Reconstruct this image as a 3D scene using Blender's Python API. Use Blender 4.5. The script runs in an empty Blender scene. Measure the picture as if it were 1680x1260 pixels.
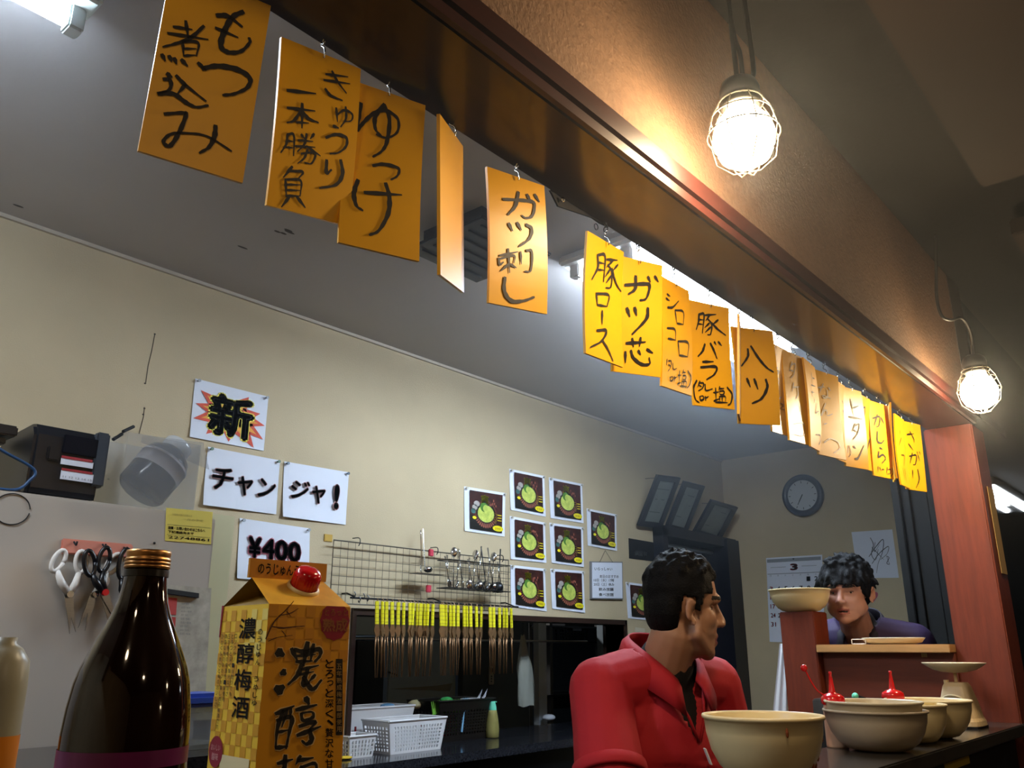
import bpy, bmesh, math, random
import numpy as np
from mathutils import Vector, Matrix, Quaternion
random.seed(7); RNG = np.random.RandomState(7)
sc = bpy.context.scene
C = sc.collection
PI = math.pi
# ------------------------------------------------------------------ camera
H = 1.4
F = 1388.0
PITCH = math.atan(435 / F)
AZ = math.atan(1245 / math.hypot(F, 435))            # heading, measured from +X towards +Y
cd = bpy.data.cameras.new('camera'); cam = bpy.data.objects.new('camera', cd); C.objects.link(cam)
cd.sensor_width = 36.0; cd.lens = F / 1680 * 36.0; cd.clip_start = .02; cd.clip_end = 60
cam.location = (0, 0, H)
cam.rotation_euler = (PI / 2 + PITCH, 0, AZ - PI / 2)
sc.camera = cam
sc.view_settings.view_transform = 'Standard'; sc.view_settings.look = 'None'
sc.view_settings.gamma = 1; sc.view_settings.use_curve_mapping = False
sc.view_settings.exposure = 0.0
w = bpy.data.worlds.new('world'); sc.world = w; w.use_nodes = True
w.node_tree.nodes['Background'].inputs[0].default_value = (.5, .6, .8, 1)
w.node_tree.nodes['Background'].inputs[1].default_value = .01
sc.cycles.max_bounces = 8; sc.cycles.transparent_max_bounces = 12
sc.cycles.sample_clamp_indirect = 6; sc.cycles.caustics_refractive = False; sc.cycles.caustics_reflective = False
def area(name, loc, sx, sy, power, col, rot=(0, 0, 0)):
    d = bpy.data.lights.new(name, 'AREA'); d.shape = 'RECTANGLE'; d.size = sx; d.size_y = sy; d.energy = power; d.color = col
    o = bpy.data.objects.new(name, d); o.location = loc; o.rotation_euler = rot; C.objects.link(o); return o
COOL = (.90, .94, 1.0); WARM = (1.0, .73, .46)
area('kitchen_tube_light_far', (2.75, 1.42, 2.555), 1.15, .22, 13, (.62, .80, 1.0))
area('kitchen_tube_light_near', (-.2, 1.62, 2.555), 1.15, .10, 11, COOL)
area('back_room_fill_light', (3.0, 4.6, 2.4), 1.0, .2, 45, COOL)  # unseen lamp added to brighten the room behind the opening
def point(name, loc, power, col, r=.05):
    d = bpy.data.lights.new(name, 'POINT'); d.energy = power; d.color = col; d.shadow_soft_size = r
    o = bpy.data.objects.new(name, d); o.location = loc; C.objects.link(o); return o
for i, (x, y, z) in enumerate([(-.35, .1, 2.15), (.2, -.9, 2.15), (2.23, -1.16, 2.1), (2.33, -2.5, 1.87)]):   # the other bulbs of the dining room, behind the camera
    point('room_bulb_light', (x, y, z), 5.5, WARM)
BULB_E = 115.0
TUBE_E = 80.0
# ------------------------------------------------------------------ picture -> place helpers
RV = np.array([math.sin(AZ), -math.cos(AZ), 0]); HV = np.array([math.cos(AZ), math.sin(AZ), 0]); ZV = np.array([0, 0, 1.])
FV = math.cos(PITCH) * HV + math.sin(PITCH) * ZV; UV = -math.sin(PITCH) * HV + math.cos(PITCH) * ZV
CAM = np.array([0, 0, H])
def ray(x, y): return (x - 840) * RV - (y - 630) * UV + F * FV
def onY(x, y, Y): d = ray(x, y); return CAM + d * (Y / d[1])
def onX(x, y, X): d = ray(x, y); return CAM + d * (X / d[0])
def onZ(x, y, z): d = ray(x, y); return CAM + d * ((z - H) / d[2])
def dep(x, y, c): return CAM + ray(x, y) * (c / F)
def onP(x, y, o, n): d = ray(x, y); return CAM + d * (np.dot(np.array(o) - CAM, n) / np.dot(d, n))
# ------------------------------------------------------------------ materials
def lin(h):
    if isinstance(h, str):
        h = h.lstrip('#'); c = [int(h[i:i + 2], 16) / 255 for i in (0, 2, 4)]
        return tuple((v / 12.92 if v <= .04045 else ((v + .055) / 1.055) ** 2.4) for v in c) + (1,)
    return tuple(h) + (1,)
MC = {}
def mat(name, col, rough=.5, metal=0., noise=0., nscale=8., bump=0., bscale=40., trans=0., ior=1.45, emit=0., col2=None, stretch=None, sss=0., alpha=1., coat=0., blotch=0.):
    if name in MC: return MC[name]
    m = bpy.data.materials.new(name); m.use_nodes = True; nt = m.node_tree; N = nt.nodes; L = nt.links
    b = N['Principled BSDF']
    b.inputs['Base Color'].default_value = lin(col); b.inputs['Roughness'].default_value = rough; b.inputs['Metallic'].default_value = metal
    b.inputs['Transmission Weight'].default_value = trans; b.inputs['IOR'].default_value = ior; b.inputs['Alpha'].default_value = alpha
    b.inputs['Coat Weight'].default_value = coat; b.inputs['Coat Roughness'].default_value = .1
    if sss:
        b.inputs['Subsurface Weight'].default_value = sss; b.inputs['Subsurface Radius'].default_value = (.02, .008, .004); b.inputs['Subsurface Scale'].default_value = .5
    if emit:
        b.inputs['Emission Color'].default_value = lin(col); b.inputs['Emission Strength'].default_value = emit
    tc = N.new('ShaderNodeTexCoord'); mp = N.new('ShaderNodeMapping'); L.new(tc.outputs['Object'], mp.inputs[0])
    if stretch: mp.inputs['Scale'].default_value = stretch
    if noise:
        n = N.new('ShaderNodeTexNoise'); n.inputs['Scale'].default_value = nscale; n.inputs['Detail'].default_value = 6; n.inputs['Roughness'].default_value = .6
        L.new(mp.outputs[0], n.inputs['Vector'])
        mr = N.new('ShaderNodeMapRange'); mr.inputs[1].default_value = .3; mr.inputs[2].default_value = .7
        L.new(n.outputs['Fac'], mr.inputs[0])
        mx = N.new('ShaderNodeMix'); mx.data_type = 'RGBA'
        a = lin(col); c2 = lin(col2) if col2 else tuple(v * (1 - noise) for v in a[:3]) + (1,)
        mx.inputs[6].default_value = a; mx.inputs[7].default_value = c2
        L.new(mr.outputs[0], mx.inputs[0]); L.new(mx.outputs[2], b.inputs['Base Color'])
        if blotch:
            n3 = N.new('ShaderNodeTexNoise'); n3.inputs['Scale'].default_value = 1.6; n3.inputs['Detail'].default_value = 4
            L.new(tc.outputs['Object'], n3.inputs['Vector'])
            r3 = N.new('ShaderNodeMapRange'); r3.inputs[1].default_value = .35; r3.inputs[2].default_value = .7; r3.inputs[3].default_value = 1; r3.inputs[4].default_value = 1 - blotch
            L.new(n3.outputs['Fac'], r3.inputs[0])
            m3 = N.new('ShaderNodeMix'); m3.data_type = 'RGBA'; m3.blend_type = 'MULTIPLY'; m3.inputs[0].default_value = 1
            L.new(mx.outputs[2], m3.inputs[6]); L.new(r3.outputs[0], m3.inputs[7]); L.new(m3.outputs[2], b.inputs['Base Color'])
    if bump:
        n2 = N.new('ShaderNodeTexNoise'); n2.inputs['Scale'].default_value = bscale; n2.inputs['Detail'].default_value = 5
        L.new(mp.outputs[0], n2.inputs['Vector'])
        bp = N.new('ShaderNodeBump'); bp.inputs['Strength'].default_value = bump; bp.inputs['Distance'].default_value = .004
        L.new(n2.outputs['Fac'], bp.inputs['Height']); L.new(bp.outputs[0], b.inputs['Normal'])
    MC[name] = m; return m
def glassy(name, col, dens=0.25, rough=.1):
    """translucent thin plastic: part see-through, part scattering"""
    if name in MC: return MC[name]
    m = bpy.data.materials.new(name); m.use_nodes = True; nt = m.node_tree; N = nt.nodes; L = nt.links
    b = N['Principled BSDF']; b.inputs['Base Color'].default_value = lin(col); b.inputs['Roughness'].default_value = rough
    t = N.new('ShaderNodeBsdfTransparent'); mx = N.new('ShaderNodeMixShader'); mx.inputs[0].default_value = dens
    L.new(t.outputs[0], mx.inputs[1]); L.new(b.outputs[0], mx.inputs[2]); L.new(mx.outputs[0], N['Material Output'].inputs[0])
    MC[name] = m; return m
# ------------------------------------------------------------------ mesh building
WL = {}
def wloc(o): return WL.get(o, Vector((0, 0, 0)))
def thing(name, label, cat, loc, group=None):
    o = bpy.data.objects.new(name, None); C.objects.link(o); o.location = Vector(loc); o.empty_display_size = .05
    WL[o] = Vector(loc); o['label'] = label; o['category'] = cat
    if group: o['group'] = group
    return o
def tag(o, label, cat, group=None):
    o['label'] = label; o['category'] = cat
    if group: o['group'] = group
    return o
GC = {}
def glyph(text, bold=0.):
    k = (text, bold)
    if k in GC: return GC[k]
    cu = bpy.data.curves.new('t', 'FONT'); cu.body = text; cu.size = 1; cu.offset = bold; cu.resolution_u = 2
    o = bpy.data.objects.new('t', cu); C.objects.link(o); bpy.context.view_layer.update()
    me = bpy.data.meshes.new_from_object(o.evaluated_get(bpy.context.evaluated_depsgraph_get()))
    v = np.array([tuple(x.co)[:2] for x in me.vertices]); f = [tuple(p.vertices) for p in me.polygons]
    bpy.data.objects.remove(o); bpy.data.meshes.remove(me); bpy.data.curves.remove(cu)
    mn = v.min(0); mx = v.max(0); s = np.maximum(mx - mn, 1e-6)
    GC[k] = ((v - mn) / s, f, s); return GC[k]
class MB:
    def __init__(s): s.v = []; s.f = []; s.m = []
    def add(s, vs, fs, mi=0):
        b = len(s.v); s.v += [tuple(map(float, p)) for p in vs]; s.f += [tuple(i + b for i in q) for q in fs]; s.m += [mi] * len(fs); return s
    def box(s, a, b, mi=0):
        x0, x1 = sorted((a[0], b[0])); y0, y1 = sorted((a[1], b[1])); z0, z1 = sorted((a[2], b[2]))
        return s.hexa([(x0, y0, z0), (x1, y0, z0), (x1, y1, z0), (x0, y1, z0), (x0, y0, z1), (x1, y0, z1), (x1, y1, z1), (x0, y1, z1)], mi)
    def hexa(s, p, mi=0):
        return s.add(p, [(0, 3, 2, 1), (4, 5, 6, 7), (0, 1, 5, 4), (1, 2, 6, 5), (2, 3, 7, 6), (3, 0, 4, 7)], mi)
    def rbox(s, c, size, ax=None, mi=0):          # oriented box; ax = three unit vectors
        ax = ax or (Vector((1, 0, 0)), Vector((0, 1, 0)), Vector((0, 0, 1))); c = Vector(c); p = []
        for sz in (-.5, .5):
            for sx, sy in ((-.5, -.5), (.5, -.5), (.5, .5), (-.5, .5)):
                p.append(c + Vector(ax[0]) * sx * size[0] + Vector(ax[1]) * sy * size[1] + Vector(ax[2]) * sz * size[2])
        return s.hexa(p, mi)
    def slab(s, tl, tr, bl, br, th, n=None, mi=0):  # a thin sheet from four corners, front face where the corners lie
        tl, tr, bl, br = map(Vector, (tl, tr, bl, br))
        n = Vector(n) if n is not None else (tr - tl).cross(bl - tl).normalized()
        q = [p + n * th for p in (tl, tr, bl, br)]
        return s.add([tl, tr, bl, br] + q, [(0, 2, 3, 1), (4, 5, 7, 6), (0, 1, 5, 4), (1, 3, 7, 5), (3, 2, 6, 7), (2, 0, 4, 6)], mi)
    def quad(s, tl, tr, bl, br, mi=0): return s.add([tl, tr, bl, br], [(0, 2, 3, 1)], mi)
    def cyl(s, p0, p1, r0, r1=None, n=12, mi=0, cap=True):
        return s.tube([p0, p1], [r0, r0 if r1 is None else r1], n, mi, cap)
    def tube(s, pts, r, n=8, mi=0, cap=True):
        pts = [Vector(p) for p in pts]; rs = r if isinstance(r, (list, tuple)) else [r] * len(pts)
        t0 = (pts[1] - pts[0]).normalized(); a = Vector((0, 0, 1)) if abs(t0.z) < .9 else Vector((1, 0, 0)); u = t0.cross(a).normalized()
        vs = []
        for i, p in enumerate(pts):
            t = (pts[min(i + 1, len(pts) - 1)] - pts[max(i - 1, 0)]).normalized()
            u = (u - t * u.dot(t)).normalized(); w_ = t.cross(u)
            for k in range(n):
                an = 2 * PI * k / n; vs.append(p + (u * math.cos(an) + w_ * math.sin(an)) * rs[i])
        fs = [(i * n + k, i * n + (k + 1) % n, (i + 1) * n + (k + 1) % n, (i + 1) * n + k) for i in range(len(pts) - 1) for k in range(n)]
        if cap: fs += [tuple(range(n - 1, -1, -1)), tuple((len(pts) - 1) * n + k for k in range(n))]
        return s.add(vs, fs, mi)
    def lathe(s, prof, c, n=32, mi=0, sx=1., sy=1., M=None):
        vs = []
        for r, z in prof:
            for k in range(n):
                an = 2 * PI * k / n; p = Vector((r * math.cos(an) * sx, r * math.sin(an) * sy, z))
                vs.append((M @ p if M else p) + Vector(c))
        fs = [(i * n + k, i * n + (k + 1) % n, (i + 1) * n + (k + 1) % n, (i + 1) * n + k) for i in range(len(prof) - 1) for k in range(n)]
        return s.add(vs, fs, mi)
    def sphere(s, c, r, n=12, mi=0, M=None):
        r = r if isinstance(r, (list, tuple)) else (r, r, r); h = n // 2; vs = []
        for i in range(h + 1):
            ph = PI * i / h
            for k in range(n):
                th = 2 * PI * k / n; p = Vector((r[0] * math.sin(ph) * math.cos(th), r[1] * math.sin(ph) * math.sin(th), r[2] * math.cos(ph)))
                vs.append((M @ p if M else p) + Vector(c))
        return s.add(vs, [(i * n + k, (i + 1) * n + k, (i + 1) * n + (k + 1) % n, i * n + (k + 1) % n) for i in range(h) for k in range(n)], mi)
    def text(s, t, tl, tr, bl, br, bold=0., mi=0):
        v, f, sz = glyph(t); tl, tr, bl, br = (np.array(q, float) for q in (tl, tr, bl, br))
        sh = [(0, 0)] + ([(bold * math.cos(k * PI / 4), bold * math.sin(k * PI / 4)) for k in range(8)] if bold > .004 else [])
        if bold > .04: sh += [(bold * .5 * math.cos(k * PI / 2), bold * .5 * math.sin(k * PI / 2)) for k in range(4)]
        sx, sy = max(sz[0], .25), max(sz[1], .25)
        for dx, dy in sh:
            s.add([(tl * (1 - a) * b + tr * a * b + bl * (1 - a) * (1 - b) + br * a * (1 - b)) for a, b in ((p[0] + dx / sx, p[1] + dy / sy) for p in v)], f, mi)
        return s
    def build(s, name, mats, parent=None, smooth=False, origin=None, bevel=0., auto=None):
        me = bpy.data.meshes.new(name); O = wloc(parent) if parent else Vector(origin) if origin is not None else Vector((0, 0, 0))
        me.from_pydata([tuple(Vector(p) - O) for p in s.v], [], s.f)
        for m in (mats if isinstance(mats, (list, tuple)) else [mats]): me.materials.append(m)
        me.polygons.foreach_set('material_index', s.m)
        if smooth: me.polygons.foreach_set('use_smooth', [True] * len(s.f))
        me.validate(); me.update()
        if bevel or auto:
            bm = bmesh.new(); bm.from_mesh(me); bmesh.ops.remove_doubles(bm, verts=bm.verts, dist=1e-5)
            bmesh.ops.recalc_face_normals(bm, faces=bm.faces)
            if bevel:
                ed = [e for e in bm.edges if len(e.link_faces) == 2 and e.calc_face_angle(0) > .6]
                bmesh.ops.bevel(bm, geom=ed, offset=bevel, segments=2, affect='EDGES', clamp_overlap=True)
            bm.to_mesh(me); bm.free()
        o = bpy.data.objects.new(name, me); C.objects.link(o)
        if parent: o.parent = parent
        else: o.location = O
        WL[o] = O if parent is None else wloc(parent)
        return o
def struct(mb, name, m, **k):
    o = mb.build(name, m, **k); o['kind'] = 'structure'; return o
def copy_tree(o, parent=None, shift=None, rotz=0):
    c = o.copy(); C.objects.link(c)
    if parent: c.parent = parent
    else:
        c.location = Vector(shift); c.rotation_euler = (0, 0, rotz)
    for ch in list(o.children): copy_tree(ch, c)
    return c
def spline(pts, k=6):
    P = [np.array(p, float) for p in pts]
    if len(P) < 3: return [P[0] * (1 - t) + P[1] * t for t in np.linspace(0, 1, 4)]
    P = [2 * P[0] - P[1]] + P + [2 * P[-1] - P[-2]]; out = []
    for i in range(1, len(P) - 2):
        for t in np.linspace(0, 1, k, endpoint=False):
            a, b, c, d = P[i - 1:i + 3]
            out.append(.5 * ((2 * b) + (-a + c) * t + (2 * a - 5 * b + 4 * c - d) * t * t + (-a + 3 * b - 3 * c + d) * t ** 3))
    out.append(P[-2]); return out
def ribbon(pts, wid, sharp=False):
    """brush stroke in 2-D: a ribbon with soft ends -> verts, faces"""
    P = spline(pts); n = len(P); L = []; R = []
    for i, p in enumerate(P):
        t = P[min(i + 1, n - 1)] - P[max(i - 1, 0)]; t = t / (np.linalg.norm(t) + 1e-9); nn = np.array([-t[1], t[0]]); u = i / (n - 1)
        ww = wid * .5 * (.55 + .45 * math.sin(PI * min(1, u * 1.15 + .12))) * (1 + .12 * math.sin(i * 1.7))
        if i == 0: p = p - t * wid * .18
        if i == n - 1: p = p + t * wid * .12; ww *= .7
        L.append(p + nn * ww); R.append(p - nn * ww)
    return L + R, [(i, i + 1, n + i + 1, n + i) for i in range(n - 1)]
# ------------------------------------------------------------------ common materials
M_wall = mat('cream_wall_paint', '#c8b694', .75, noise=.10, nscale=3, bump=.25, bscale=220, blotch=.12)
M_ceil = mat('grey_ceiling_board', '#b3adab', .8, noise=.08, nscale=2, bump=.1, bscale=90)
M_plaster = mat('brown_plaster', '#795a43', .85, noise=.25, nscale=60, bump=.5, bscale=130, blotch=.3)
M_beam = mat('lacquered_dark_wood', '#2c1a0e', .34, noise=.5, nscale=6, stretch=(1, 8, 8), coat=.3)
M_trim = mat('red_stained_wood', '#381610', .4, noise=.4, nscale=8, stretch=(1, 10, 10))
M_post = mat('red_brown_wood', '#74301b', .5, noise=.35, nscale=7, stretch=(8, 8, .8), bump=.15, bscale=60)
M_panel = mat('dark_red_brown_board', '#6b301d', .45, noise=.3, nscale=6, stretch=(8, .8, 8))
M_pale = mat('pale_wood', '#c49862', .5, noise=.2, nscale=9, stretch=(8, .8, 8))
M_dark = mat('near_black_wood', '#0a0908', .95, noise=.3, nscale=5, stretch=(6, 6, 1))
M_darkceil = mat('dark_brown_ceiling', '#17120e', .8, noise=.3, nscale=4, bump=.2, bscale=60)
M_slab = mat('brown_ceiling_board', '#2b1d12', .8, noise=.2, nscale=3)
M_steel = mat('brushed_steel', '#9a9c9e', .28, 1., noise=.15, nscale=20, stretch=(1, 1, 12))
M_dsteel = mat('dark_steel', '#3b3d40', .35, .9)
M_chrome = mat('bright_metal', '#c8c8c8', .15, 1.)
M_wire = mat('dull_wire', '#6b655c', .4, .8)
M_black = mat('black_plastic', '#121317', .3)
M_blackm = mat('matt_black', '#0d0d10', .7)
M_white = mat('white_paper', '#dfe3ee', .8)
M_whitep = mat('white_plastic', '#e9e6e0', .35)
M_ink = mat('black_ink', '#17110d', .6)
M_yel = mat('yellow_board', '#ecae10', .38, noise=.12, nscale=7)
M_counter = mat('black_granite', '#15161a', .12, noise=.6, nscale=120, col2='#2a2b30')
M_ledge = mat('grey_brown_laminate', '#3c3731', .16, noise=.25, nscale=25)
M_floor = mat('kitchen_floor', '#4b4845', .6, noise=.3)
# ------------------------------------------------------------------ room shell
XL, XR = -1.6, 5.41; YB = 2.69; ZK = 2.67; YK = .71; YF = .567; ZB = 2.08; ZC = 2.59; ZL = 1.2
struct(MB().box((XL, -3.2, -.05), (9.2, 5.6, 0)), 'floor', M_floor)
mb = MB(); OX0, OX1, OZ1, CZ = 2.20, 4.09, 1.553, 1.02; DX0, DX1, DZ = 4.45, 5.33, 2.07
mb.box((XL, YB, 0), (OX0, YB + .12, ZK)); mb.box((OX0, YB, OZ1), (OX1, YB + .12, ZK)); mb.box((OX0, YB, 0), (OX1, YB + .12, CZ - .04))
mb.box((OX1, YB, 0), (DX0, YB + .12, ZK)); mb.box((DX0, YB, DZ), (DX1, YB + .12, ZK)); mb.box((DX1, YB, 0), (XR + .12, YB + .12, ZK))
struct(mb, 'wall_back', M_wall)
struct(MB().box((XR, YK, 0), (XR + .12, YB, ZK)), 'wall_right', M_wall)
struct(MB().box((XL - .12, -3.2, 0), (XL, YB + .12, ZK)), 'wall_left', M_wall)
struct(MB().box((XL - .12, .63, ZK), (XR + .12, YB + .12, ZK + .06)), 'ceiling', M_ceil)
struct(MB().box((XL, .58, ZB + .04), (2.9, .70, ZK)), 'wall_front', M_plaster)
mb = MB().box((XL, YF + .012, ZB), (2.9, YK, ZB + .045))
struct(mb, 'trim_1', M_beam)
mb = MB().box((XL, YF - .004, ZB - .004), (2.9, YF + .004, ZB + .012)).box((XL, YF - .006, ZB + .020), (2.9, YF + .012, ZB + .052))
struct(mb, 'trim_2', M_trim)
# thin line of moulding at the wall-ceiling joint
struct(MB().box((XL, YB - .012, ZK - .012), (XR, YB, ZK)), 'trim_3', mat('moulding', '#b8ad9c', .6))
# opening lining
mb = MB().box((OX0, YB - .012, OZ1 - .025), (OX1 + .02, YB + .14, OZ1)).box((OX1, YB - .012, CZ - .02), (OX1 + .02, YB + .14, OZ1)).box((OX0 - .02, YB - .012, CZ), (OX0, YB + .14, OZ1))
struct(mb, 'window_1', mat('dark_brown_lining', '#2a1a14', .4))
# dining-room ceiling, boards, far wall
struct(MB().box((XL, -3.2, ZC), (9.2, .58, ZC + .06)).box((2.9, .58, ZC), (9.2, .72, ZC + .06)), 'ceiling_dining', M_darkceil)
for i, (a, b) in enumerate([((XL, -3.2), (2.19, .325)), ((2.52, -3.2), (5.2, .325))]):
    o = MB().box((a[0], a[1], 2.50), (b[0], b[1], 2.55)).box((a[0], a[1], 2.55), (b[0] - .05, b[1] - .05, ZC)).build('ceiling_board', M_slab, bevel=.006)
    o['kind'] = 'structure'
struct(MB().box((9.1, -3.2, 0), (9.2, .72, ZC)), 'wall_far', mat('dark_grey_wall', '#2c2f31', .7, noise=.2))
struct(MB().box((XL, -3.3, 0), (9.2, -3.2, ZC)), 'wall_dining', mat('brown_wall', '#5a4330', .8, noise=.2))
struct(MB().box((3.06, .60, 0), (9.2, .72, ZC)), 'wall_partition', mat('dark_gloss_panel', '#121518', .025))
# back room behind the opening
mb = MB().box((1.2, 5.4, 0), (9.1, 5.5, 2.6)).box((1.2, YB + .12, 2.55), (9.1, 5.5, 2.6)).box((1.2, YB + .12, 0), (1.3, 5.4, 2.55)).box((9.0, YB + .12, 0), (9.1, 5.4, 2.55))
struct(mb, 'wall_back_room', mat('dark_slate_wall', '#414a51', .5, noise=.2))
# ceiling stains: a few dark smudges
# ------------------------------------------------------------------ kitchen things that are big
def board_pair(): pass
# dark wooden partition seen right of the purple man (boards standing one beside the next)
t = thing('wooden_partition', 'black-brown boarded partition standing behind the red-brown post', 'partition', (3.6, .9, 0))
y0, y1 = .725, onX(1476, 900, 3.6)[1]
ys = np.linspace(y0, y1, 6)
for i in range(5):
    MB().box((3.6 + (.012 if i % 2 else 0), ys[i] + .002, 0), (3.63 + (.012 if i % 2 else 0), ys[i + 1] - .002, 2.6)).build('board', M_dark, t, bevel=.002)
MB().box((3.585, y1 - .03, 0), (3.65, y1 + .0, 2.6)).build('edge_frame', M_dark, t, bevel=.003)
# red-brown post
t = thing('wooden_post', 'tall red-brown wooden post carrying the right end of the beam', 'post', (2.97, .65, 0))
MB().box((2.9, .578, 0), (3.05, .722, ZB + .0)).build('shaft', M_post, t, bevel=.004)
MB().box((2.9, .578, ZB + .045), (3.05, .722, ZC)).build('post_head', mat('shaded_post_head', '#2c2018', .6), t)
# narrow paper strip hanging on its dining side
p = [onY(1609, 792, .575), onY(1622, 792, .575), onY(1630, 950, .575), onY(1643, 950, .575)]
o = MB().slab((2.955, .574, p[0][2]), (3.03, .574, p[0][2]), (2.955, .574, 1.62), (3.03, .574, 1.62), .002, (0, 1, 0)).build('paper_strip', mat('aged_paper', '#a08455', .8), None, origin=(2.99, .574, 1.62))
tag(o, 'long narrow yellowed paper strip stuck to the side of the red-brown post', 'paper')
# short post and half-height panel with its shelf board
t = thing('short_post', 'short square red-brown post with a cream bowl on top', 'post', (2.91, 1.19, 0))
MB().box((2.85, 1.128, 0), (2.97, 1.245, 1.52)).build('shaft', M_post, t, bevel=.003)
t = thing('half_wall', 'half-height red-brown panel between the two posts', 'partition', (2.91, .92, 0))
MB().box((2.89, .723, 0), (2.93, 1.127, 1.39)).build('panel', M_panel, t, bevel=.002)
MB().box((2.84, .723, 1.39), (3.02, 1.126, 1.414)).build('shelf_board', M_pale, t, bevel=.002)
mb = MB()
for k in range(3): mb.rbox(onX(1513 + k * 3.2, 1075, 2.889), (.001, .005, .012), mi=0)
mb.build('torn_label', mat('aged_paper', '#a08455', .8), t)
# serving ledge
t = thing('serving_ledge', 'dark glossy ledge where the bowls, bottle and carton stand', 'counter', (1.2, .65, 0))
MB().box((XL + .05, .565, ZL - .03), (2.888, .765, ZL)).build('ledge_top', M_ledge, t, bevel=.003)
MB().box((XL + .05, .60, 0), (2.89, .70, ZL - .03)).build('ledge_body', M_blackm, t)
MB().box((XL + .05, .25, .86), (2.88, .598, .89)).build('lower_counter', mat('dark_wood_counter', '#2a1a12', .25, noise=.3), t, bevel=.004)
q = [onY(1575, 1233, .563), onY(1614, 1222, .563)]
MB().slab((q[0][0], .599, 1.158), (q[1][0], .599, 1.158), (q[0][0], .599, 1.140), (q[1][0], .599, 1.140), .001, (0, 1, 0)).build('yellow_sticker', mat('dull_yellow', '#a08a28', .6), t)
# back counter running through the opening
t = thing('back_counter', 'black stone counter running under the opening in the back wall', 'counter', (3.2, 2.6, 0))
MB().box((1.62, 2.44, CZ - .035), (4.4, 2.688, CZ)).box((2.2, 2.688, CZ - .035), (4.09, 3.0, CZ)).build('worktop', M_counter, t, bevel=.002)
MB().box((1.64, 2.48, 0), (4.35, 2.68, CZ - .036)).build('cabinet_front', mat('black_steel_front', '#0c0d10', .2, .3), t)
# fridge
FY = 2.05; fx1 = onY(351, 900, FY)[0]; FZ = 1.735
t = thing('refrigerator', 'large beige refrigerator at the left with scissors hanging on it', 'refrigerator', (.3, 2.3, 0))
M_fr = mat('beige_enamel', '#b3aca2', .17, noise=.06, nscale=2)
MB().box((-.75, FY + .045, 0), (fx1, 2.62, FZ)).build('body', M_fr, t, bevel=.004)
MB().box((-.75, FY, .1), (fx1, FY + .04, FZ)).build('door', M_fr, t, bevel=.008)
c0 = onY(20, 835, FY - .002)
mb = MB(); ring = [(c0[0] + .037 * math.cos(a), FY - .0015, c0[2] + .034 * math.sin(a)) for a in np.linspace(.1, 2 * PI - .15, 40)]
mb.tube(ring, .0012, 5); mb.build('round_mark', M_blackm, t)
mb = MB().sphere((onY(253, 891, FY)[0], FY - .001, onY(253, 891, FY)[2]), .003); mb.build('screw', M_blackm, t)
# narrow cream panel beside it
a = onY(386, 850, 2.4); a0 = onY(352, 850, 2.4)
o = MB().box((a0[0] - .03, 2.4, 1.2), (a[0], 2.68, onY(370, 845, 2.4)[2])).build('side_cabinet', mat('pale_cream_board', '#b9b28c', .5), None, origin=(a[0], 2.5, 1.2), bevel=.003)
tag(o, 'narrow cream cabinet side standing between the refrigerator and the wall', 'cabinet')
MB().box((a0[0] - .03, 2.42, 0), (a[0] - .004, 2.66, 1.2)).build('plinth', M_blackm, None, origin=(a[0], 2.5, 0))
tag(bpy.data.objects['plinth'], 'black lower unit under the narrow cream cabinet', 'cabinet')

# ------------------------------------------------------------------ wall sheets
def wall_sheet(name, label, cat, c, Y=None, X=None, group=None, mat_=M_white, pins='#2f5a3c', curl=.0):
    """four picture corners on the wall plane -> a sheet thing with pins; returns thing and corner points"""
    P = [onY(x, y, Y) if Y else onX(x, y, X) for x, y in c]
    n = Vector((0, 1, 0)) if Y else Vector((1, 0, 0))
    o = thing(name, label, cat, P[2], group)
    g = MB(); N = 8; vs = []; fs = []
    for j in range(N + 1):
        for i in range(N + 1):
            u, v = i / N, j / N
            p = (P[0] * (1 - u) + P[1] * u) * (1 - v) + (P[2] * (1 - u) + P[3] * u) * v
            lift = .002 + curl * (v ** 3) * (.6 + .4 * math.sin(3 * u + P[0][0]))
            vs.append(Vector(p) - n * lift)
    for j in range(N):
        for i in range(N): a = j * (N + 1) + i; fs.append((a, a + N + 1, a + N + 2, a + 1))
    g.add(vs, fs, 0); g.add([v + n * .0006 for v in vs], [tuple(reversed(f)) for f in fs], 0)
    g.build('sheet', mat_, o, smooth=True)
    if pins:
        for k in (0, 1):
            q = Vector(P[k]) + (Vector(P[3 - k]) - Vector(P[k])) * .035
            m = MB().cyl(q, q - n * .012, .0035, .0028, 8).cyl(q - n * .012, q - n * .015, .006, .006, 8); m.build('pin', mat('pin_' + pins, pins, .4), o)
    return o, P
def W(P, u, v, off=.004, n=Vector((0, 1, 0))):
    p = (P[0] * (1 - u) + P[1] * u) * (1 - v) + (P[2] * (1 - u) + P[3] * u) * v
    return np.array(Vector(p) - n * off)
def wtext(mb, P, t, u0, v0, u1, v1, bold=0, mi=0, off=.0045, n=Vector((0, 1, 0)), skew=0):
    mb.text(t, W(P, u0 + skew, v0, off, n), W(P, u1 + skew, v0, off, n), W(P, u0, v1, off, n), W(P, u1, v1, off, n), bold, mi)
YS = YB - .001
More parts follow.
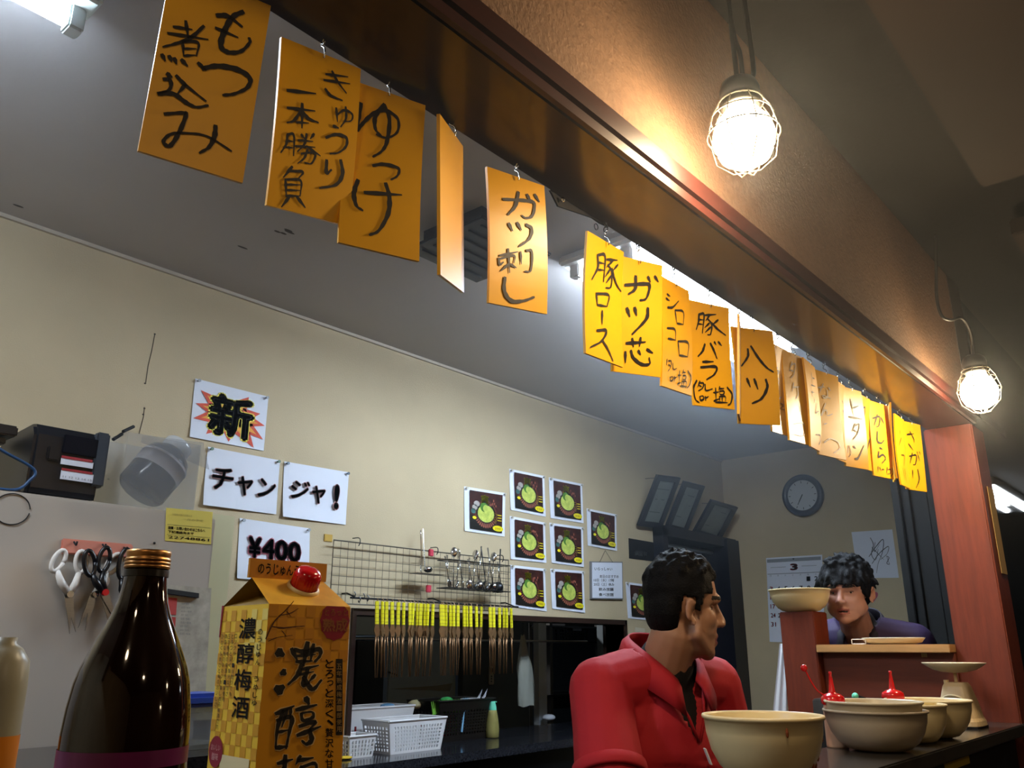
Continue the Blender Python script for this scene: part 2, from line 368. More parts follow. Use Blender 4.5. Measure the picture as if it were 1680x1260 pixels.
# new!
o, P = wall_sheet('paper_sign', 'white sheet with the big character 新 on a red and yellow burst', 'paper sign', [(320, 621), (440, 651), (310, 717), (432, 740)], YS, pins='#9aa0aa', curl=.004)
mb = MB(); cu, cv = .5, .5
burst = [(.08, .18, .25, .3), (.03, .42, .2, .5), (.02, .68, .22, .64), (.98, .55, .8, .5), (.97, .8, .78, .66), (.72, .1, .66, .24), (.85, .98, .78, .8), (.2, .9, .28, .8), (.5, .96, .5, .85), (.9, .35, .8, .4)]
for (u, v, bu, bv) in burst:
    du, dv = u - cu, v - cv; l = math.hypot(du, dv); pu, pv = -dv / l * .12, du / l * .12
    mb.add([W(P, u, v, .0048), W(P, cu + du * .45 + pu, cv + dv * .45 + pv, .0048), W(P, cu + du * .45 - pu, cv + dv * .45 - pv, .0048)], [(0, 1, 2)], 0)
    mb.add([W(P, cu + du * .80, cv + dv * .80, .005), W(P, cu + pu * 1.1, cv + pv * 1.1, .005), W(P, cu - pu * 1.1, cv - pv * 1.1, .005)], [(0, 1, 2)], 1)
mb.build('burst', [mat('burst_red', '#d0503a', .7), mat('burst_orange', '#e8a23c', .7)], o)
mb = MB(); wtext(mb, P, '新', .22, .17, .80, .87, .055, 0, .0052); mb.build('character_outline', mat('outline_yellow', '#e2d34e', .7), o)
mb = MB(); wtext(mb, P, '新', .25, .2, .77, .84, .014, 0, .0055); mb.build('character', M_ink, o)
M_halo = mat('red_halo', '#cf9a96', .8)
o, P = wall_sheet('paper_sign', 'white sheet lettered チャン, left half of the chanja notice', 'paper sign', [(341, 733), (459, 755.5), (330, 829), (452, 844)], YS, curl=.012)
for nm, bo, m, of in (('letter_halo', .04, M_halo, .0105), ('lettering', .006, M_ink, .0112)):
    mb = MB(); wtext(mb, P, 'チ', .07, .33, .34, .70, bo, 0, of, skew=.02); wtext(mb, P, 'ャ', .42, .42, .62, .74, bo, 0, of); wtext(mb, P, 'ン', .70, .40, .93, .72, bo, 0, of, skew=.02); mb.build(nm, m, o)
o, P = wall_sheet('paper_sign', 'white sheet lettered ジャ！, right half of the chanja notice', 'paper sign', [(466, 757), (572, 775), (461, 848), (566, 861)], YS, curl=.012, pins='#27435a')
for nm, bo, m, of in (('letter_halo', .04, M_halo, .0105), ('lettering', .006, M_ink, .0112)):
    mb = MB(); wtext(mb, P, 'ジ', .09, .32, .36, .64, bo, 0, of, skew=.02); wtext(mb, P, 'ャ', .42, .37, .62, .68, bo, 0, of); wtext(mb, P, '!', .77, .3, .84, .72, bo * 1.6, 0, of); mb.build(nm, m, o)
o, P = wall_sheet('paper_sign', 'white price sheet lettered ¥400 on the back wall', 'paper sign', [(393, 850), (508, 867), (387, 949), (506, 958)], YS, pins='#9aa0aa', curl=.006)
for nm, bo, m, of in (('letter_halo', .075, mat('pink_halo', '#c56a78', .8), .007), ('lettering', .02, mat('dark_violet_ink', '#2a1722', .6), .0085)):
    mb = MB()
    for k, ch in enumerate('¥400'): wtext(mb, P, ch, .13 + k * .185, .30, .29 + k * .185, .63, bo, 0, of)
    mb.build(nm, m, o)
# eight + one identical menu posters
pos = [[(761, 798), (828.5, 809), (761.5, 871), (827, 880.5)], [(835, 769), (892.5, 781), (837, 836.5), (894.5, 848)], [(900, 783), (954.6, 794), (902.5, 850), (956.5, 858.5)],
       [(836, 846.5), (893.7, 857.5), (837, 917.3), (895.5, 923.5)], [(901, 857.5), (956, 865), (904, 923.5), (957, 930.5)], [(836.5, 926.7), (893.7, 933), (838, 995), (896, 1003)],
       [(902.5, 933), (957, 937), (905, 998.5), (959, 1005.5)], [(962, 834), (1010.5, 844), (963.5, 895), (1011.3, 904)], [(1025.8, 954.6), (1075, 961), (1029.6, 1014.3), (1077, 1019)]]
lab = ['leftmost food poster, standing alone left of the block of six', 'food poster at the top left of the block of six', 'food poster at the top right of the block of six', 'food poster at the middle left of the block of six',
       'food poster at the middle right of the block of six', 'food poster at the bottom left of the block of six', 'food poster at the bottom right of the block of six', 'food poster directly above the small whiteboard', 'lowest food poster, behind the man in red']
M_pic = mat('poster_dark_red', '#4a1d16', .45, noise=.9, nscale=55, col2='#140c0a'); M_pd = mat('poster_black', '#15130f', .45)
M_pg = mat('poster_green', '#9bb04a', .45, noise=.4, nscale=50, col2='#d0d86a'); M_py = mat('poster_yellow', '#e3d51c', .45); M_pt = mat('poster_teal', '#3d6660', .45); M_pw = mat('poster_grey', '#a9a39c', .45)
M_pr = mat('poster_rose', '#9a5a48', .45); M_pdg = mat('poster_dark_green', '#4e7a2c', .45)
for P4, lb in zip(pos, lab):
    o, P = wall_sheet('poster', lb + ', with a green round dish', 'poster', P4, YS, group='identical food posters', pins='#b9b4a4', curl=.004)
    mb = MB(); A = lambda u, v, of=.0075: W(P, .115 + u * .80, .065 + v * .87, of)
    mb.quad(A(0, 0, .007), A(1, 0, .007), A(0, 1, .007), A(1, 1, .007), 0)
    def disc(cu, cv, ru, rv, mi, of=.0078, n=20, a0=0, a1=2 * PI):
        an = np.linspace(a0, a1, n); vs = [A(cu, cv, of)] + [A(cu + ru * math.cos(t), cv + rv * math.sin(t), of) for t in an]
        mb.add(vs, [(0, i, i + 1) for i in range(1, n)], mi)
    mb.quad(A(0, .62, .0072), A(.8, .8, .0072), A(0, 1, .0072), A(1, 1, .0072), 1)
    disc(.48, .56, .34, .35, 8, .0074); disc(.48, .56, .30, .31, 1, .0075)
    for k in range(18):
        an = .05 + k * .19; u0, v0, u1, v1 = .48 + .26 * math.cos(an), .56 + .26 * math.sin(an), .48 + .36 * math.cos(an), .56 + .37 * math.sin(an)
        mb.add([A(u0 - .012, v0, .0077), A(u0 + .012, v0, .0077), A(u1 + .02, v1, .0077), A(u1 - .02, v1, .0077)], [(0, 1, 2, 3)], 7)
    for k in range(6):
        mb.rbox(A(.60 + .035 * k + RNG.rand() * .02, .18 + RNG.rand() * .18), (.006, .0004, .010), mi=7)
    disc(.2, .33, .09, .075, 4, .0079); disc(.14, .43, .08, .07, 4, .0079); disc(.1, .53, .07, .07, 3, .0079); disc(.13, .70, .06, .04, 5, .008)
    disc(.48, .56, .255, .225, 2, .0081); disc(.42, .40, .12, .12, 9, .0082, 12); disc(.47, .43, .08, .10, 2, .0083, 12)
    for k, (t_, u, v) in enumerate([('コ', .02, 0), ('ロ', .04, .0), ('三', .0, .0)]):
        mb.text(t_, A(.74, .52 + k * .1, .0084), A(.82, .52 + k * .1, .0084), A(.74, .59 + k * .1, .0084), A(.82, .59 + k * .1, .0084), .02, 5)
    for k in range(3): mb.quad(A(.84, .54 + k * .07, .0084), A(.97, .54 + k * .07, .0084), A(.84, .56 + k * .07, .0084), A(.97, .56 + k * .07, .0084), 5)
    mb.text('爽', A(.33, .08, .0086), A(.55, .08, .0086), A(.33, .30, .0086), A(.55, .30, .0086), .03, 5)
    disc(.86, .90, .17, .075, 5, .0086); mb.text('390', A(.76, .88, .009), A(.94, .88, .009), A(.76, .93, .009), A(.94, .93, .009), 0, 6)
    mb.build('printed_picture', [M_pic, M_pd, M_pg, M_pt, M_pw, M_py, mat('badge_red', '#8c3a1a', .5), M_pr, mat('poster_brown', '#5a2b20', .45), M_pdg], o)
# small whiteboard
wb = [(969.4, 920.9), (1021.5, 921.6), (970, 982.6), (1022.5, 983.4)]
P = [onY(x, y, YB - .012) for x, y in wb]
o = thing('whiteboard', 'small handwritten whiteboard hanging by a string under a poster', 'whiteboard', P[2])
MB().slab(*[W(P, u, v, 0) for u, v in ((0, 0), (1, 0), (0, 1), (1, 1))], .010, (0, 1, 0)).build('frame', mat('grey_frame', '#7a7a7c', .5), o)
MB().slab(*[W(P, u, v, .0015) for u, v in ((.03, .03), (.97, .03), (.03, .97), (.97, .97))], .001, (0, 1, 0)).build('board_face', M_white, o)
mb = MB()
for k, (t_, v, u0, u1) in enumerate([('いらっしゃい', .16, .1, .65), ('本日のおすすめ', .36, .25, .85), ('10日（水）17時', .46, .07, .7), ('20日（土）休み', .57, .07, .7), ('飲み放題', .70, .22, .68), ('食べ放題', .84, .22, .68)]):
    wtext(mb, P, t_, u0, v, u1, v + .085, .012, 0, .0022)
mb.build('handwriting', M_ink, o)
pin = onY(993, 903, YB - .005); MB().tube([W(P, .25, .02), pin, W(P, .66, .02)], .0012, 5).build('string', M_wire, o)
# black sign with three small characters
P = [onY(x, y, YB - .004) for x, y in [(1032, 883), (1073, 890), (1033, 916), (1073, 921)]]
P = [P[0], P[1], P[2], P[3]]
o = thing('black_sign', 'small black sign with three grey characters left of the doorway', 'sign', P[2])
MB().slab(*P, .004, (0, 1, 0)).build('plate', M_blackm, o)
mb = MB(); wtext(mb, P, '個室有', .21, .55, .69, .80, .02, 0, .001); mb.build('lettering', mat('grey_letters', '#d0d0cc', .7), o)
# light switch
P = [onY(x, y, YB - .003) for x, y in [(1042, 1029), (1058, 1031), (1043, 1062), (1059, 1063)]]
o = thing('light_switch', 'cream light switch plate above the red shoulder, beside the opening', 'switch', P[2])
MB().slab(*P, .004, (0, 1, 0)).build('plate', mat('switch_cream', '#c9bfa6', .4), o, bevel=.001)
MB().slab(*[W(P, u, v, .003) for u, v in ((.3, .25), (.7, .25), (.3, .75), (.7, .75))], .003, (0, 1, 0)).build('rocker', M_whitep, o, bevel=.001)
# clock on the right wall
cc = onX(1316.5, 812.5, XR - .03); NX = Vector((1, 0, 0))
o = thing('wall_clock', 'round wall clock with a dark blue-grey rim and pale dial', 'clock', cc)
Mx = Matrix(((0, 0, -1), (0, 1, 0), (1, 0, 0)))
MB().lathe([(.0, -.028), (.132, -.028), (.137, 0), (.132, .012), (.118, .016), (.100, .006), (.098, 0)], cc, 48, M=Mx).build('rim', mat('clock_rim', '#2a3444', .3), o, smooth=True)
MB().lathe([(.0, .001), (.100, .001)], cc, 40, M=Mx).build('dial', mat('clock_dial', '#b9bec2', .5), o)
mb = MB()
for k in range(12):
    a_ = k * PI / 6; mb.rbox(cc + np.array([-.003, math.sin(a_) * .085, math.cos(a_) * .085]), (.001, .004, .014), (Vector((1, 0, 0)), Vector((0, math.cos(a_), -math.sin(a_))), Vector((0, math.sin(a_), math.cos(a_)))))
mb.build('hour_marks', M_dsteel, o)
for nm, an, ln, wd in (('hour_hand', 215, .05, .006), ('minute_hand', 222, .075, .004)):
    a_ = math.radians(an); d = Vector((0, -math.sin(a_), math.cos(a_)))
    d = Vector((0, .35 if nm == 'hour_hand' else .55, -.94)).normalized() if nm == 'minute_hand' else Vector((0, .5, -.85)).normalized()
    MB().rbox(Vector(cc) + Vector((-.006, 0, 0)) + d * ln * .42, (.001, wd, ln), (Vector((1, 0, 0)), Vector((1, 0, 0)).cross(d), d)).build(nm, M_blackm, o)
# calendar and autograph card on the right wall
XS = XR - .002
o, P = wall_sheet('calendar', 'large white wall calendar page of month 3 behind the cream bowl', 'calendar', [(1257, 915.5), (1349, 910), (1263, 1053), (1354, 1056)], X=XS, pins=None, curl=.003)
mb = MB(); cw = lambda t_, u0, v0, u1, v1, b=.02, mi=0: wtext(mb, P, t_, u0, v0, u1, v1, b, mi, .006, NX)
cw('3', .45, .09, .56, .16, .05, 1)
mb.quad(W(P, .02, .02, .0055, NX), W(P, .98, .02, .0055, NX), W(P, .02, .06, .0055, NX), W(P, .98, .06, .0055, NX), 2)
mb.quad(W(P, .02, .195, .0055, NX), W(P, .98, .195, .0055, NX), W(P, .02, .203, .0055, NX), W(P, .98, .203, .0055, NX), 2)
mb.quad(W(P, .08, .118, .0055, NX), W(P, .36, .118, .0055, NX), W(P, .08, .123, .0055, NX), W(P, .36, .123, .0055, NX), 2)
mb.quad(W(P, .64, .118, .0055, NX), W(P, .9, .118, .0055, NX), W(P, .64, .123, .0055, NX), W(P, .9, .123, .0055, NX), 2)
dnum = 1
for r in range(6):
    for c_ in range(7):
        if r == 0 and c_ < 5: continue
        if dnum > 31: break
        u, v = .05 + c_ * .135, .245 + r * .105; s_ = str(dnum)
        cw(s_, u, v, u + (.055 if len(s_) == 1 else .085), v + .05, .02, 1 if c_ == 0 else 0); dnum += 1
for c_, ch in enumerate('日月火水木金土'): cw(ch, .06 + c_ * .135, .21, .09 + c_ * .135, .23, 0, 2)
mb.build('printed_dates', [mat('date_ink', '#22242a', .7), mat('date_red', '#c0303a', .7), mat('date_grey', '#8e939a', .7)], o)
MB().sphere(Vector(W(P, .5, .03, .006, NX)), .005, 8).build('nail', M_blackm, o)
o, P = wall_sheet('autograph_card', 'square white autograph card with a black signature beside the man in purple', 'card', [(1397, 873), (1464, 868.5), (1408, 948.5), (1475, 948)], X=XS, pins=None)
mb = MB()
for st, wd in [([(.45, .15), (.5, .3), (.42, .5), (.5, .62), (.6, .4)], .02), ([(.35, .55), (.55, .35), (.75, .2), (.7, .45), (.55, .7), (.48, .9)], .018), ([(.4, .7), (.6, .5), (.85, .35), (.8, .5), (.62, .62)], .016), ([(.78, .55), (.83, .58), (.8, .64), (.76, .7), (.82, .72), (.8, .64), (.78, .55)], .016), ([(.45, .35), (.7, .62)], .014), ([(.55, .25), (.5, .45), (.65, .3)], .014)]:
    v, f = ribbon(st, wd); mb.add([W(P, a_, b_, .004, NX) for a_, b_ in v], f, 0)
mb.build('signature', mat('pen_ink', '#2c2d33', .6), o)
# pink heart shaped paper
o = MB(); q = onX(1432, 978, XS); pts = [(math.sin(t_) ** 3 * .032, (.8 * math.cos(t_) - .35 * math.cos(2 * t_) - .12 * math.cos(3 * t_)) * .034) for t_ in np.linspace(0, 2 * PI, 25)[:-1]]
o.add([(q[0] - .002, q[1] + a_, q[2] + b_) for a_, b_ in pts] + [(q[0], q[1] + a_, q[2] + b_) for a_, b_ in pts], [tuple(range(24)), tuple(range(47, 23, -1))] + [(i, (i + 1) % 24, 24 + (i + 1) % 24, 24 + i) for i in range(24)])
o = o.build('paper_heart', mat('pink_paper', '#b0586a', .7), None, origin=q); tag(o, 'small pink heart-shaped paper on the wall behind the man in purple', 'paper')
# three black picture frames leaning out above the doorway
fr = [([(1080, 780), (1117, 784.5), (1048, 863), (1086, 867)], 'leftmost of the three black picture frames above the doorway, longest'), ([(1124, 790), (1157, 798), (1093.5, 867), (1126.7, 876)], 'middle one of the three black picture frames above the doorway'), ([(1168.5, 821), (1211, 833), (1139, 873.7), (1182, 887)], 'rightmost and shortest of the three black picture frames above the doorway')]
for c4, lb in fr:
    B = [onY(x, y, 2.655) for x, y in c4[2:]]; T = [onY(x, y, 2.50) for x, y in c4[:2]]
    P = [T[0], T[1], B[0], B[1]]; nrm = Vector(P[1] - P[0]).cross(Vector(P[2] - P[0])).normalized()
    if nrm.y < 0: nrm = -nrm
    o = thing('picture_frame', lb, 'picture frame', B[0], 'picture frames above the doorway')
    G = lambda u, v, of=0: np.array(Vector((P[0] * (1 - u) + P[1] * u) * (1 - v) + (P[2] * (1 - u) + P[3] * u) * v) + nrm * of)
    mb = MB()
    for (u0, v0, u1, v1) in ((0, 0, 1, .10), (0, .90, 1, 1), (0, .10, .17, .90), (.83, .10, 1, .90)):
        mb.slab(G(u0, v0), G(u1, v0), G(u0, v1), G(u1, v1), .018, nrm)
    mb.build('frame', mat('frame_black', '#14171f', .35), o)
    MB().slab(G(.16, .09, .008), G(.84, .09, .008), G(.16, .91, .008), G(.84, .91, .008), .006, nrm).build('picture', mat('faded_print', '#7f867f', .35, noise=.2, nscale=14), o)
    mb = MB()
    for (u0, v0, u1, v1) in ((.22, .25, .74, .27), (.3, .45, .7, .47), (.25, .7, .7, .72)): mb.quad(G(u0, v0, .0075), G(u1, v0, .0075), G(u0, v1, .0075), G(u1, v1, .0075))
    mb.build('print_lines', mat('faint_print', '#5c635e', .6), o)
    b = G(.5, .5, .02); MB().tube([G(.5, .03, .019), (b[0] + .03, YB, P[0][2] + .03)], .002, 5).build('hanging_cord', M_wire, o)
# doorway
M_df = mat('navy_black_wood', '#151822', .35)
d0 = onY(1072, 872, 2.66); d1 = onY(1199, 890, 2.61)
mb = MB().box((DX0 - .005, 2.62, 0), (DX0 + .05, 2.82, DZ + .03)).box((DX1 - .10, 2.60, 0), (DX1 + .07, 2.82, DZ + .03)).box((DX0 - .005, 2.62, DZ - .02), (DX1 + .07, 2.82, DZ + .04))
struct(mb, 'door_1', M_df)
t = thing('doorway_curtain', 'dark navy short curtain hanging from a rod in the doorway', 'curtain', (4.9, 2.75, 1.75))
MB().cyl((DX0 + .05, 2.72, DZ - .055), (DX1 - .1, 2.72, DZ - .055), .014, n=10).build('rod', mat('grey_rod', '#8f99a3', .4, .3), t)
mb = MB(); n_ = 60; vs = []
for i in range(n_ + 1):
    x = DX0 + .05 + (DX1 - DX0 - .20) * i / n_; yy = 2.745 + .012 * math.sin(i * .9)
    vs += [(x, yy, DZ - .06), (x, yy + .004, DZ - .30 - .02 * math.sin(i * .25))]
mb.add(vs, [(2 * i, 2 * i + 1, 2 * i + 3, 2 * i + 2) for i in range(n_)]); mb.build('cloth', mat('navy_cloth', '#10131f', .9), t, smooth=True)
t = thing('pale_cabinet', 'pale grey tall cabinet standing in the room behind the doorway', 'cabinet', (5.25, 3.2, 0))
MB().box((4.98, 3.05, 0), (5.7, 3.5, 2.02)).build('body', mat('pale_grey_enamel', '#9ea6a8', .4), t, bevel=.006)
MB().box((5.02, 3.04, .05), (5.66, 3.05, 1.35)).build('lower_door', mat('pale_grey_enamel', '#9ea6a8', .4), t, bevel=.002)
MB().box((5.1, 3.03, 1.0), (5.12, 3.04, 1.3)).build('handle', M_dsteel, t)

# ------------------------------------------------------------------ kitchen ceiling fittings
t = thing('tube_light', 'white twin-tube ceiling light shining behind the menu boards at the right', 'lamp', (2.75, 1.42, 2.6))
MB().box((2.08, 1.27, 2.635), (3.42, 1.58, ZK)).build('housing', M_whitep, t, bevel=.01)
M_tube = mat('lit_tube', (.70, .84, 1.0), emit=TUBE_E)
for y in (1.33, 1.43, 1.53): MB().cyl((2.14, y, 2.61), (3.36, y, 2.61), .016, n=14).build('tube', M_tube, t, smooth=True)
for x in (2.12, 3.38):
    for y in (1.33, 1.43, 1.53): MB().box((x - .014, y - .018, 2.59), (x + .014, y + .018, 2.636)).build('tube_holder', M_whitep, t, bevel=.003)
t = thing('tube_light', 'white tube ceiling light cut off by the top left corner', 'lamp', (-.2, 1.62, 2.6))
q = onZ(160, 14, 2.62)
MB().box((-.85, 1.50, 2.61), (q[0], 1.585, ZK)).build('housing', mat('pale_green_enamel', '#c9d3cf', .3), t, bevel=.008)
q2 = onZ(108, 30, 2.585)
MB().cyl((-.83, q2[1], 2.585), (q2[0], q2[1], 2.585), .017, n=14).build('tube', M_tube, t, smooth=True)
q3 = onZ(128, 33, 2.585)
MB().box((q2[0], q2[1] - .02, 2.56), (q2[0] + .03, q2[1] + .02, 2.615)).build('tube_holder', mat('pale_green_enamel', '#c9d3cf', .3), t, bevel=.004)
MB().box((-.83, 1.585, 2.60), (q[0] - .02, q2[1] + .02, 2.64)).build('reflector', M_whitep, t)
t = thing('ceiling_vent', 'square ventilation box, darkened for shade, on the kitchen ceiling behind the boards', 'vent', (1.79, 1.66, 2.62))
MB().box((1.62, 1.50, 2.60), (1.95, 1.83, 2.612)).build('cover_plate', mat('shaded_vent', '#35302f', .5), t, bevel=.004)  # vent colours are dark because the ceiling shade is put into them
MB().box((1.66, 1.54, 2.612), (1.91, 1.79, ZK)).build('duct', mat('shaded_vent', '#35302f', .5), t)
MB().box((1.955, 1.60, 2.60), (1.975, 1.63, 2.64)).build('clip', M_dsteel, t)
for i in range(6): MB().box((1.65, 1.53 + i * .05, 2.595), (1.92, 1.535 + i * .05, 2.60)).build('slat', mat('shaded_vent_slat', '#2a2625', .6), t)
mb = MB(); sm = [(465, 383), (473, 378), (398, 406), (455, 380), (30, 338), (475, 381)]
for k, (x, y) in enumerate(sm):
    q = onZ(x, y, ZK - .0008); mb.sphere(q, (.012 + .004 * (k % 3), .006, .0006), 8)
o = mb.build('ceiling_smudge', mat('smudge', '#4a4036', .9), None); o['kind'] = 'structure'
# cracks on the wall by the fridge
mb = MB()
for pts in ([(254, 548), (249, 575), (243, 600), (239, 628)], [(237, 668), (235, 685), (228, 712)]):
    mb.tube([onY(x, y, YB - .0006) for x, y in pts], .0014, 4)
for x, y in ((254, 548), (238, 629), (237, 670), (235, 680), (164, 789), (178, 786)): mb.sphere(onY(x, y, YB - .001), (.004, .001, .003), 8)
o = mb.build('wall_crack', mat('smudge', '#4a4036', .9), None); o['kind'] = 'structure'

